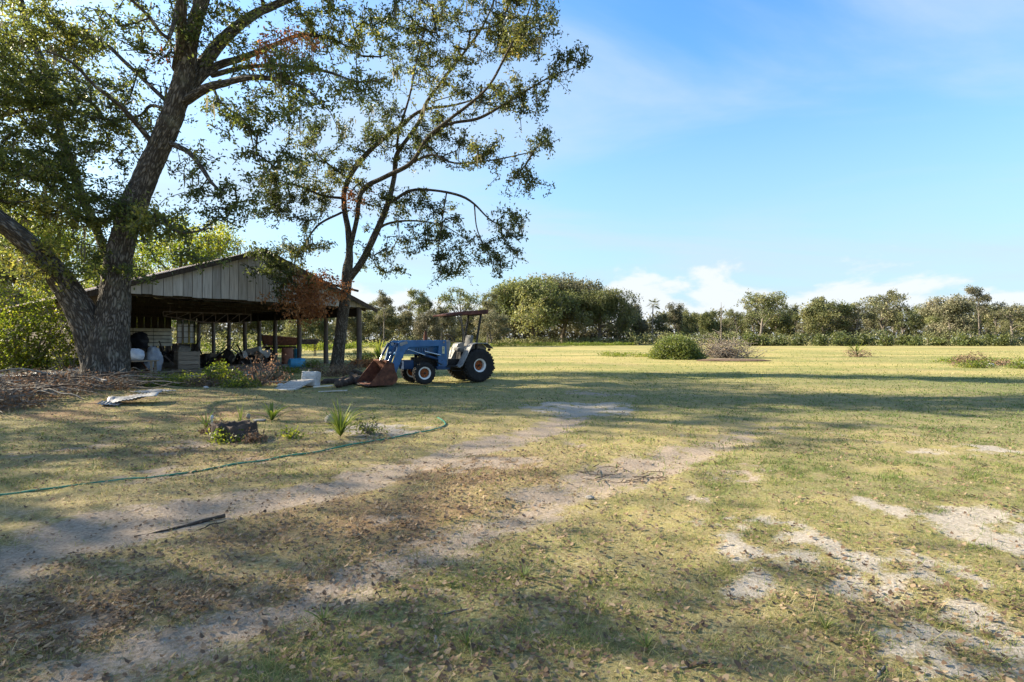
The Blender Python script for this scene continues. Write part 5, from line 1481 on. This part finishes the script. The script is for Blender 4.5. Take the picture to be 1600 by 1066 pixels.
# dash, steering
part(MB().prism([(.95, .58), (1.10, .58), (1.10, 1.38), (.86, 1.42), (.84, 1.30)], -.22, .22), 'dashboard', 'grey_white')
sc = part(MB().cyl((.95, 0, 1.3), (.74, 0, 1.50), .03, n=12), 'steering_column', 'black_metal', bevel=0)
sw = MB()
ring = [(.19 * math.cos(a), .19 * math.sin(a), 0) for a in np.linspace(0, 2 * math.pi, 25)]
sw.tube(ring, .017, 8)
for k in range(3): sw.beam((0, 0, -.02), (.18 * math.cos(k * 2.1), .18 * math.sin(k * 2.1), 0), .025, .012)
part(sw, 'steering_wheel', 'black_metal', tractor, 0, False, (.73, 0, 1.51), (0, R(-46), 0))
part(MB().beam((.9, .12, 1.3), (.72, .30, 1.48), .012).beam((.62, .24, .62), (.52, .26, 1.15), .016).beam((.7, -.24, .62), (.55, -.27, 1.2), .016), 'levers', 'black_metal', bevel=0)
part(MB().box((.75, .30, .60), (.10, .10, .02), (0, .4, 0)).beam((.78, .3, .60), (.95, .24, .75), .02), 'clutch_pedal', 'black_metal')
# platform and steps
for s in (-1, 1):
    part(MB().box((.78, s * .40, .545), (.72, .42, .03)), 'footplate', 'black_metal')
    part(MB().box((.80, s * .60, .40), (.34, .12, .02)).beam((.65, s * .58, .41), (.65, s * .58, .54), .02).beam((.95, s * .58, .41), (.95, s * .58, .54), .02), 'step', 'black_metal')
    # fender: arch over the wheel, flat top, sloping front
    out = [(-.52, 1.16), (-.30, 1.335), (.12, 1.345), (.28, 1.30), (.66, .60), (.78, .53)]
    inn = [(x_ - .012, z_ - .03) for x_, z_ in out]
    y0, y1 = (.36, .78) if s > 0 else (-.78, -.36)
    fe = part(MB().prism(out + inn[::-1], y0, y1), 'fender', 'grey_white', bevel=.008)
    part(MB().prism([(-.48, 1.15), (-.29, 1.31), (.11, 1.32), (.26, 1.27), (.62, .62), (.5, .56), (-.2, .60)], s * .365 - .012, s * .365 + .012), 'inner_panel', 'grey_white', fe, 0)
    part(MB().box((-.47, s * .57, 1.09), (.05, .16, .08), (0, -.5, 0)), 'tail_lamp', 'rust', fe)
# seat
se = part(MB().box((.26, 0, .86), (.36, .34, .30)), 'seat_base', 'black_metal')
part(MB().box((.30, 0, 1.10), (.46, .46, .13), (0, R(-5), 0)), 'seat_cushion', 'seat_vinyl', se, .045, False)
part(MB().box((.04, 0, 1.40), (.12, .45, .42), (0, R(-12), 0)), 'seat_back', 'seat_vinyl', se, .045)
# roll bar with canopy
for s in (-1, 1):
    part(MB().beam((.02, s * .49, .62), (-.02, s * .49, 1.4), .065, .07).beam((-.02, s * .49, 1.38), (-.20, s * .49, 2.36), .062, .068), 'roll_bar_post', 'black_metal')
part(MB().beam((-.20, -.52, 2.33), (-.20, .52, 2.33), .06), 'roll_bar_top', 'black_metal')
cp = part(MB().prism([(-.44, 2.50), (-.42, 2.35), (1.16, 2.245), (1.18, 2.305), (.5, 2.42)], -.60, .60), 'canopy', 'canopy', bevel=.02)
part(MB().box((-.17, 0, 2.345), (.06, 1.1, .05)).box((.75, 0, 2.265), (.05, 1.1, .04)), 'canopy_bracket', 'black_metal', cp)
part(MB().box((.68, .603, 2.305), (.22, .012, .03), (0, R(3.4), 0)), 'canopy_patch', 'black_metal', cp, 0)
# three-point linkage behind
for s in (-1, 1): part(MB().beam((-.2, s * .22, .5), (-.85, s * .32, .42), .05, .07).beam((-.25, s * .2, 1.0), (-.6, s * .29, .48), .03), 'lift_arm', 'black_metal')
# loader
for s in (-1, 1):
    y = s * .44
    tw = part(MB().prism([(1.10, .52), (1.40, .52), (1.42, .9), (1.39, 1.40), (1.12, 1.44), (1.10, .9)], y - .055, y + .055), 'loader_tower', 'blue_paint')
    part(MB().box((1.22, y, .50), (.5, .12, .12)).beam((1.25, y, .5), (1.25, s * .18, .55), .12, .1), 'tower_bracket', 'blue_dark', tw)
    if s > 0:
        part(MB().box((1.235, y + .058, 1.10), (.085, .006, .24)), 'sticker', 'sticker', tw, 0)
        part(MB().box((1.235, y + .0625, 1.12), (.05, .003, .018)).box((1.235, y + .0625, 1.07), (.05, .003, .018)).box((1.235, y + .0625, 1.17), (.05, .003, .018)), 'sticker_print', 'black_metal', tw, 0)
    arm = part(MB().prism([(1.14, 1.31), (1.30, 1.24), (2.42, 1.20), (2.56, 1.08), (2.88, .33), (3.00, .30), (3.07, .38), (2.82, 1.18), (2.78, 1.36), (2.66, 1.42), (1.3, 1.435), (1.15, 1.42)], y - .05, y + .05), 'lift_boom', 'blue_paint')
    part(MB().cyl((1.22, y - .075, 1.36), (1.22, y + .075, 1.36), .035, n=12), 'pivot_pin', 'rust_metal', arm, 0)
    part(MB().cyl((2.70, y - .07, 1.30), (2.70, y + .07, 1.30), .055, n=14).box((2.62, y + s * .056, 1.33), (.26, .012, .09), (0, .25, 0)), 'elbow_plate', 'grey_white', arm, 0)
    # lift cylinder
    cy_ = part(MB().cyl((1.28, y, .76), (1.85, y, .93), .045, n=14).cyl((1.26, y, .755), (1.30, y, .765), .06, n=12), 'lift_cylinder', 'blue_dark', bevel=0)
    part(MB().cyl((1.85, y, .93), (2.44, y, 1.13), .022, n=12), 'piston_rod', 'chrome', cy_, 0)
    yo = y + s * .075
    c2 = part(MB().cyl((1.35, yo, .93), (1.9, yo, 1.06), .026, n=12), 'hydraulic_pipe', 'chrome', bevel=0)
    # bucket cylinder along the front leg
    c3 = part(MB().cyl((2.68, y, 1.32), (2.90, y, .92), .042, n=14), 'bucket_cylinder', 'blue_dark', bevel=0, loc=(.13, 0, .02))
    part(MB().cyl((2.90, y, .92), (3.0, y, .70), .02, n=12), 'piston_rod', 'chrome', c3, 0)
    hs = [(2.66, y, 1.42), (2.80, y + .03, 1.50), (2.95, y + .02, 1.30), (2.98, y, 1.02)]
    part(MB().tube(catmull(np.array(hs), .05), .013, 8), 'hydraulic_hose', 'black_metal', c3, 0)
for s in (-1, 1):
    for q in (0, 1):
        hp_ = [(1.2, s * .40, 1.0 + q * .06), (1.3, s * .385, 1.22 + q * .03), (1.6, s * .385, 1.28 + q * .03), (2.3, s * .385, 1.27 + q * .035), (2.62, s * .385, 1.30 + q * .03), (2.72, s * .40, 1.36)]
        part(MB().tube(catmull(np.array(hp_), .08), .013, 7), 'hydraulic_line', 'black_metal', bevel=0)
part(MB().tube(catmull(np.array([(1.15, .3, .7), (1.3, .5, .62), (1.5, .5, .75), (1.45, .42, .9)]), .05), .014, 7), 'hydraulic_line', 'black_metal', bevel=0)
part(MB().cyl((2.80, -.44, 1.0), (2.80, .44, 1.0), .05, n=14), 'cross_tube', 'blue_paint', bevel=0)
# bucket: curved back, two cheek plates, cutting edge
BW = .74
bprof = [(x_ - .11, z_) for x_, z_ in ((3.92, .03), (3.20, .035), (3.07, .10), (3.02, .22), (3.06, .38), (3.22, .66), (3.30, .74))]
bk = MB(); n = len(bprof); inn = []
for k, (x_, z_) in enumerate(bprof):
    a = np.array(bprof[max(0, k - 1)]); b = np.array(bprof[min(n - 1, k + 1)]); d = (b - a) / np.linalg.norm(b - a); inn.append((x_ + d[1] * .022, z_ - d[0] * .022))
bk.prism(bprof + inn[::-1], -BW, BW)
bkt = part(bk, 'bucket', 'rust', bevel=0)
cheek = [(x_ - .11, z_) for x_, z_ in ((3.95, .02), (3.20, .025), (3.06, .09), (3.01, .22), (3.05, .38), (3.22, .67), (3.31, .76), (3.38, .72))]
for s in (-1, 1): part(MB().prism(cheek, s * (BW + .004) - .012, s * (BW + .004) + .012), 'cheek_plate', 'rust', bkt, .004)
part(MB().box((3.82, 0, .022), (.14, 2 * BW + .04, .025)), 'cutting_edge', 'scrap', bkt, .004)
part(MB().box((3.20, 0, .765), (.06, 2 * BW + .04, .05), (0, .4, 0)), 'top_lip', 'rust', bkt, .006)
for s in (-1, 1):
    for q in (-.07, .07): part(MB().prism([(2.88, .26), (3.0, .20), (3.11, .62), (3.02, .72), (2.95, .68)], s * .44 + q - .012, s * .44 + q + .012), 'bucket_lug', 'rust', bkt, 0)

# ------------------------------------------------------------------ things out in the field
mb_ = shrub('shrub', 'dense rounded green bush alone in the field', 'shrub', put(1058, 561), (4.0, 3.2, 1.75), 800, M['leaf_bush'], 22, .17, .13, 501, 10, dens=.28)
p = put(1130, 559)
r = np.random.default_rng(55)
br = thing('brush_heap', 'heap of bare tan branches right of the field bush', 'brush heap', p)
acc = Acc()
for k in range(70):
    a = r.random() * 6.28; L = 1.0 + r.random() * 1.8; th = .2 + r.random() * .9; b0 = np.array([r.normal() * .9, r.normal() * .6, .05])
    dvec = np.array([math.cos(a) * math.cos(th), math.sin(a) * math.cos(th), math.sin(th)])
    C = np.array([[*b0, .03], [*(b0 + dvec * L * .5 + r.normal(size=3) * .12), .02], [*(b0 + dvec * L * np.array([1, 1, .85])), .008]]); C[:, 2] = np.maximum(C[:, 2], .03)
    S = catmull(C, .3); V, Q, bc = tube(S[:, :3], np.maximum(S[:, 3], .006), 5)
    link('branch', mesh_np('branch', V, Q, None, {'bc': bc}), M['twig'], br)
A = np.stack([r.normal(size=700) * 1.1, r.normal(size=700) * .8, np.abs(r.normal(size=700)) * .65 + .1], -1)
V, Q, bc = twig_mesh(np.vstack([A, A + r.normal(size=(700, 3)) * np.array([.4, .4, .25])]), np.concatenate([np.full(700, -1), np.arange(700)]), 700, .012, .012, 3)
o = link('fine_twigs', mesh_np('fine_twigs', V, Q, None, {'bc': bc}), M['twig'], br); o['kind'] = 'stuff'
V, Q, rn = leaf_cloud(A[:260], 8, .15, .10, 56, None, .3, .5); V[:, 2] = np.maximum(V[:, 2], .02)
o = link('dry_leaves', mesh_np('dry_leaves', V, Q, None, {'rnd': rn}), M['leaf_dry'], br); o['kind'] = 'stuff'
lump('dirt_heap', 'low reddish-brown dirt spread at the foot of the brush heap', 'dirt', put(1145, 564) - np.array([0, 0, .06]), (5.0, 2.2, .22), M['soil'], 33, .3)
tuft('palmetto', 'small dry palmetto standing alone in the field to the right', 'plant', put(1338, 557), 1.25, 34, .07, M['sword'], 503, .6)
shrub('shrub', 'sparse dry weed bush round the lone palmetto', 'shrub', put(1342, 558), (2.2, 1.4, .8), 70, M['leaf_dry'], 8, .16, .12, 504, 7)
shrub('weed_clump', 'pinkish-brown weed clump at the right before the white rocks', 'weeds', put(1518, 572), (2.2, 1.5, .75), 150, M['leaf_dry'], 12, .12, .09, 505, 8)
shrub('weed_clump', 'green weed clump low in front of the pinkish-brown one', 'weeds', put(1524, 575), (1.9, .9, .38), 110, M['leaf_bright'], 12, .1, .08, 506, 6)
shrub('weed_clump', 'green weed clump at the right edge of the picture', 'weeds', put(1598, 576), (1.6, 1.0, .5), 110, M['leaf_bright'], 12, .1, .08, 507, 6)
shrub('weed_clump', 'flat dry weed clump between the white rocks and the right edge', 'weeds', put(1565, 571), (2.4, 1.6, .32), 110, M['leaf_dry'], 12, .1, .08, 508, 6)
lump('white_rock', 'white rock lying nearer the camera by the right-hand weeds', 'rock', put(1548, 574), (.36, .3, .24), M['plastic_white'], 41, .35)
lump('white_rock', 'white rock lying just behind the nearer one by the weeds', 'rock', put(1546, 569), (.42, .3, .22), M['plastic_white'], 42, .35)
lump('white_rock', 'white rock at the right edge of the picture', 'rock', put(1597, 571), (.3, .3, .25), M['plastic_white'], 43, .35)

# ------------------------------------------------------------------ trees beyond the field: a few grown, then copied
def gp(px, Y): return (px - 800) / F_PX * Y


def proto(*a, **k):
    t = link('tree', None); plain_tree(t, *a, **k)
    return t


kinds = {}
FB = M['bark_far']; FL = M['leaf_far']
#                height trunk spread limbs att seed
kinds['live'] = [proto(14, .55, 11.5, 11, 1500, 601, FL, FB, 20, .50, .44, .18, (0, 0), .62, 260, 20, 10, (.03, .2), .05),
                 proto(14, .5, 10.5, 11, 1400, 602, FL, FB, 20, .50, .44, .18, (1, 0), .66, 260, 20, 10, (.03, .2), .05)]
kinds['round'] = [proto(13, .36, 5.4, 10, 380, 603, FL, FB, 14, .36, .36, .38, (.5, 0), .75, 90, 12, 8, (.03, .13), .28),
                  proto(13, .32, 4.8, 10, 340, 604, FL, FB, 14, .36, .36, .32, (-.6, .2), .85, 90, 12, 8, (.03, .13), .22)]
kinds['bushy'] = [proto(11, .28, 4.6, 9, 620, 605, FL, FB, 18, .40, .38, .14, (0, 0), 1.0, 60, 13, 8, (.025, .1), .03),
                  proto(11, .26, 5.0, 9, 620, 606, FL, FB, 18, .40, .38, .12, (.4, .3), .9, 60, 13, 8, (.025, .1), .03),
                  proto(11, .26, 4.0, 9, 560, 607, FL, FB, 18, .40, .38, .15, (-.4, .3), 1.1, 60, 12, 8, (.025, .1), .03)]
kinds['slim'] = [proto(16, .22, 2.7, 8, 260, 608, FL, FB, 15, .32, .34, .55, (.6, 0), .9, 20, 9, 8, (.02, .1), .5),
                 proto(16, .20, 2.3, 9, 220, 609, FL, FB, 15, .32, .34, .42, (-.5, 0), .9, 30, 10, 8, (.02, .1), .38)]
kinds['open'] = [proto(13, .30, 5.4, 8, 240, 610, FL, FB, 13, .34, .34, .4, (-.5, 0), .55, 80, 9, 8, (.03, .14), .35)]
LB = M['leaf_bright']
kinds['tall'] = [proto(14, .25, 3.2, 12, 430, 612, FL, FB, 16, .36, .36, .14, (.5, .2), 1.15, 60, 15, 8, (.025, .1), .05),
                 proto(14, .22, 2.8, 11, 360, 613, FL, FB, 15, .36, .36, .2, (-.6, .1), 1.3, 60, 13, 8, (.025, .1), .08),
                 proto(14, .24, 3.6, 12, 400, 614, FL, FB, 14, .40, .36, .2, (-.3, .5), .8, 120, 15, 8, (.025, .1), .1)]
kinds['gold'] = [proto(15, .5, 8, 10, 1100, 611, LB, FB, 18, .34, .27, .25, (0, 0), .7, 120, 16, 10, (.02, .16), .12)]


def palm(seed):
    t = link('tree', None); r = np.random.default_rng(seed); acc = Acc()
    C = np.array([[0, 0, -.1, .22], [.15, 0, 4, .17], [.1, .1, 8, .15], [.35, 0, 11, .14]])
    trunk_piece(acc, C, .6, 10, .02, seed); link('trunk', acc.mesh('trunk', True), FB, t)
    acc = Acc()
    for k in range(30):
        a = r.random() * 6.28; el = r.uniform(-.9, 1.1); L = 1.5 + r.random() * .5; base = np.array([.35, 0, 11.0])
        d = np.array([math.cos(a) * math.cos(el), math.sin(a) * math.cos(el), math.sin(el)]); c = base + d * L * .55
        for j in range(11):
            th = (j - 5) * .2; s = np.cross(d, [0, 0, 1.0]); s /= np.linalg.norm(s) + 1e-6
            e = d * math.cos(th) + s * math.sin(th); w_ = np.cross(e, s + d * .3) * .05
            V = np.array([c - w_, c + w_, c + e * L * .75 + np.array([0, 0, -.25])]); acc.add(V, None, [[0, 1, 2]], rnd=np.full(3, r.random() * .7))
    o = link('crown', acc.mesh('crown'), FL, t); o['kind'] = 'stuff'
    return t


kinds['palm'] = [palm(701)]
sg = link('tree', None); acc = Acc()
trunk_piece(acc, np.array([[0, 0, -.1, .2], [.1, 0, 4, .15], [-.05, 0, 8, .1], [.1, 0, 11.5, .03]]), .5, 8, .01, 71)
for k in range(7):
    z = 4.5 + k * .9; a = k * 2.3; trunk_piece(acc, np.array([[0, 0, z, .05], [math.cos(a) * .5, math.sin(a) * .5, z + .3, .03], [math.cos(a) * .9, math.sin(a) * .9, z + .9, .01]]), .3, 6, .005, 72)
link('trunk', acc.mesh('trunk', True), FB, sg); kinds['snag'] = [sg]
protos = [t for L in kinds.values() for t in L]
HT = {'tall': 14, 'live': 12.8, 'round': 13, 'bushy': 11, 'slim': 16, 'open': 13, 'gold': 15, 'palm': 12.6, 'snag': 11.6}
rt = random.Random(5)
names = {'tall': 'ragged_tree', 'live': 'live_oak', 'round': 'oak_tree', 'bushy': 'bushy_tree', 'slim': 'slender_tree', 'open': 'open_oak', 'gold': 'oak_tree', 'palm': 'cabbage_palm', 'snag': 'dead_snag'}


def plant(kind, px, top, Y, label, group=None, wide=1.0, v=None, cat='tree'):
    L = kinds[kind]; src = L[rt.randrange(len(L))] if v is None else L[v % len(L)]
    c = copy_tree(src); c.name = names[kind]
    x_ = (px - 800) / F_PX * Y; h = (CAM_H + (HORIZON - top) / F_PX * Y) / HT[kind]
    c.location = (x_, Y, 0); c.scale = (h * wide, h * wide, h); c.rotation_euler = (0, 0, rt.random() * 6.28)
    tag(c, label, cat, group)
    return c


fill = []


def ordinal_labels():
    """name the filling trees by the landmark they stand next to"""
    words = ['first', 'second', 'third', 'fourth', 'fifth', 'sixth', 'seventh', 'eighth', 'ninth', 'tenth', 'eleventh', 'twelfth']
    for key, desc, marks in (('right', 'green tree of the far treeline', [(960, 'the dark live oaks'), (1110, 'the dead bare trunk'), (1190, 'the clear-trunked oak'), (1285, 'the broad bushy tree'), (1384, 'the round-topped oak'), (1482, 'the dark leafy tree'), (1530, 'the tallest slender tree')]),
                             ('rise', 'thinner tree rising above the far treeline', [(960, 'the dark live oaks'), (1110, 'the dead bare trunk'), (1190, 'the clear-trunked oak'), (1285, 'the broad bushy tree'), (1384, 'the round-topped oak'), (1482, 'the dark leafy tree')]),
                             ('bush', 'bright green bush at the treeline foot', [(960, 'the brush heap'), (1190, 'the clear-trunked oak'), (1285, 'the broad bushy tree'), (1340, 'the lone palmetto'), (1482, 'the dark leafy tree')]),
                             ('behind', 'leafy tree of the wood', [(0, 'barn posts'), (430, 'the barn peak'), (545, 'the slender oak trunk'), (655, 'the tall trunk above the loader'), (722, 'the airy tree above the canopy')]),
                             ('thin', 'thin tall tree of the wood', [(0, 'barn roof'), (430, 'the barn peak'), (545, 'the slender oak trunk'), (655, 'the tall trunk above the loader')]),
                             ('left', 'leafy tree at the left', [(-400, 'the left picture edge'), (60, 'the leaning limb of the forked oak'), (165, 'the forked oak trunk')])):
        cnt = {}
        for px, k_, o_ in sorted((f for f in fill if f[1] == key), key=lambda f: f[0]):
            m = [nm for x_, nm in marks if x_ <= px][-1]; cnt[m] = cnt.get(m, 0) + 1
            o_['label'] = '%s, %s right of %s' % (desc, words[cnt[m] - 1], m) if not m.startswith('barn') else '%s behind the %s, %s from the left' % (desc, m, words[cnt[m] - 1])


# centre: the dark live-oak clump
plant('live', 835, 449, 150, 'largest moss-hung live oak of the dark clump beyond the field', v=0)
plant('live', 880, 446, 158, 'live oak in the middle of the dark clump beyond the field', v=1, wide=.95)
plant('live', 936, 462, 148, 'live oak at the right end of the dark clump beyond the field', v=0, wide=.8)
plant('live', 785, 478, 152, 'low live oak at the left end of the dark clump', v=1, wide=.7)
# right half, from left to right
plant('palm', 1019, 466, 140, 'tall cabbage palm right of the dark live-oak clump')
plant('slim', 1036, 488, 150, 'thin crooked tree just right of the cabbage palm', v=1)
plant('snag', 1127, 472, 118, 'thin bare dead trunk above the tan brush heap', cat='snag')
plant('round', 1190, 457, 136, 'tall round-topped oak with a clear trunk above the trees', v=0)
plant('bushy', 1285, 466, 140, 'broad bushy tree right of the clear-trunked oak', wide=1.05, v=0)
plant('open', 1338, 468, 138, 'open-crowned oak with pale bare limbs left of a round one', v=0)
plant('round', 1384, 457, 146, 'round-topped oak at the middle of the right-hand treeline', v=1, wide=1.15)
plant('bushy', 1482, 466, 132, 'dark leafy tree left of the tallest slender one', v=1)
plant('slim', 1530, 444, 140, 'tallest slender tree near the right edge of the picture', v=0)
plant('open', 1580, 468, 136, 'wide pale-limbed oak at the right edge of the picture', wide=1.1)
plant('slim', 1244, 486, 150, 'small slender tree in the gap left of the bushy one', v=1)
plant('bushy', 1078, 488, 140, 'pointed bushy tree left of the dead trunk', v=2, wide=.7)
plant('bushy', 1108, 487, 145, 'pointed bushy tree right beside the dead trunk', v=2, wide=.65)
for k in range(30):
    px = 985 + k * 22 + rt.uniform(-8, 8)
    fill.append((px, 'right', plant(rt.choice(['bushy', 'tall', 'tall']), px, rt.uniform(474, 502), rt.uniform(138, 172), 'mid-height green tree in the continuous treeline right of the live oaks', 'trees filling the right treeline', wide=rt.uniform(.9, 1.25))))
for k in range(12):
    px = 1000 + k * 52 + rt.uniform(-18, 18)
    fill.append((px, 'rise', plant(rt.choice(['slim', 'round', 'open']), px, rt.uniform(474, 492), rt.uniform(150, 180), 'lighter tree rising from within the right-hand treeline', 'trees rising from the right treeline', wide=rt.uniform(.8, 1.1))))
# left of the live oaks
plant('slim', 600, 452, 100, 'tall thin pine-like tree just right of the barn', v=1)
plant('slim', 655, 449, 122, 'slender tall tree above the loader left of the canopy', v=0)
plant('slim', 668, 462, 128, 'slender tree right beside the taller one above the loader', v=1)
plant('open', 722, 447, 118, 'airy yellow-green tree above the tractor canopy', wide=1.0)
plant('slim', 762, 455, 130, 'slender tree between tractor canopy and live oaks', v=0)
for k in range(15):
    px = 300 + k * 33 + rt.uniform(-10, 10)
    fill.append((px, 'behind', plant('bushy', px, rt.uniform(478, 494), rt.uniform(98, 128), 'leafy green tree in the sunlit wood behind barn and tractor', 'trees behind barn and tractor', wide=rt.uniform(.9, 1.2))))
for k in range(9):
    px = 300 + k * 48 + rt.uniform(-16, 16)
    fill.append((px, 'thin', plant('slim', px, rt.uniform(455, 480), rt.uniform(110, 140), 'thin tall tree in the wood behind barn and tractor', 'thin trees behind the barn')))
plant('gold', 285, 345, 58, 'sunlit yellow-green oak rising behind the barn roof', wide=.85)
plant('gold', 195, 395, 66, 'yellow-green oak behind the left end of the barn roof', wide=.8)
plant('gold', 70, 330, 52, 'yellow-green oak behind the fork of the big oak', wide=.8)
plant('gold', -40, 300, 46, 'yellow-green oak at the left edge behind the big oak', wide=.8)
plant('slim', 22, 400, 44, 'thin mossy trunk at the left edge above the shrub', v=1)
for k in range(9):
    px = -70 + k * 36 + rt.uniform(-10, 10)
    fill.append((px, 'left', plant('bushy', px, rt.uniform(440, 470), rt.uniform(62, 90), 'leafy tree in the wood behind the forked oak and shrub', 'trees behind the forked oak', wide=1.1)))
for k in range(16):
    px = 1170 + k * 27 + rt.uniform(-9, 9); Yk = rt.uniform(117, 126)
    t = shrub('palmetto_bush', 'bright green palmetto bush at the foot of the far treeline', 'shrub', (gp(px, Yk), Yk, 0), (rt.uniform(3, 5.5), 3.0, rt.uniform(1.8, 3.4)), 70, M['leaf_palm'], 14, .34, .42, 900 + k, 5, 'palmettos at the treeline foot')
    fill.append((px, 'bush', t))
ordinal_labels()
for t in protos:
    for ch in list(t.children): bpy.data.objects.remove(ch)
    bpy.data.objects.remove(t)

# undergrowth along the wood's edge and the far wood behind it
def hedge(name, label, cat, spans, seed, mat, size, n_per, per, low):
    r = np.random.default_rng(seed); acc = Acc()
    for x0, y0, x1, y1, h, dep in spans:
        L = math.hypot(x1 - x0, y1 - y0); n = int(L * n_per)
        u = r.random(n); hh = h * (.35 + 1.1 * fbm(u * L * .22, np.full(n, seed * 1.7), oct=3, seed=seed))
        C = np.stack([x0 + (x1 - x0) * u, y0 + (y1 - y0) * u + (r.random(n) - .3) * dep, low + hh * r.random(n) ** .8], -1)
        rc = np.clip(fbm(C[:, 0] * .3, C[:, 1] * .3, C[:, 2] * .3, oct=2, seed=seed) * 1.5 - .3, 0, 1)
        V, Q, rn = leaf_cloud(C, per, size * 1.1, size, seed, rc, .2, .6); V[:, 2] = np.maximum(V[:, 2], 0); acc.add(V, Q, rnd=rn)
    o = link(name, acc.mesh(name), mat); tag(o, label, cat, kind='stuff'); return o




hedge('undergrowth', 'dense green undergrowth along the far edge of the field', 'undergrowth', [(gp(985, 128), 130, gp(1750, 120), 124, 3.0, 6), (gp(740, 142), 142, gp(1000, 136), 134, 1.6, 5), (gp(500, 104), 100, gp(760, 138), 140, 2.2, 5), (gp(150, 92), 92, gp(520, 100), 98, 2.6, 6), (gp(-150, 60), 60, gp(180, 84), 86, 3.2, 5)], 801, FL, .42, 9, 9, .1)
hedge('far_wood', 'far wood closing the view behind the treeline', 'wood', [(gp(700, 185), 185, gp(2000, 175), 178, 9.0, 10), (gp(-300, 150), 110, gp(740, 180), 182, 9.5, 8), (gp(700, 172), 172, gp(1020, 170), 170, 6.0, 5)], 802, FL, .8, 22, 6, .1)
hedge('tall_weeds', 'tall yellow-green weeds at the field edge behind barn and tractor', 'weeds', [(gp(440, 60), 56, gp(560, 90), 88, .9, 3), (gp(560, 92), 90, gp(990, 132), 130, .75, 3), (gp(250, 50), 52, gp(440, 58), 56, 1.0, 3)], 803, M['leaf_bright'], .16, 26, 10, .02)
hedge('tall_weeds', 'rough grass round the lone bush and at the field margin', 'weeds', [(gp(940, 47), 47, gp(1035, 44), 44, .28, 3), (gp(1500, 33), 34, gp(1620, 33), 33, .2, 2)], 804, M['leaf_bright'], .10, 40, 10, .02)
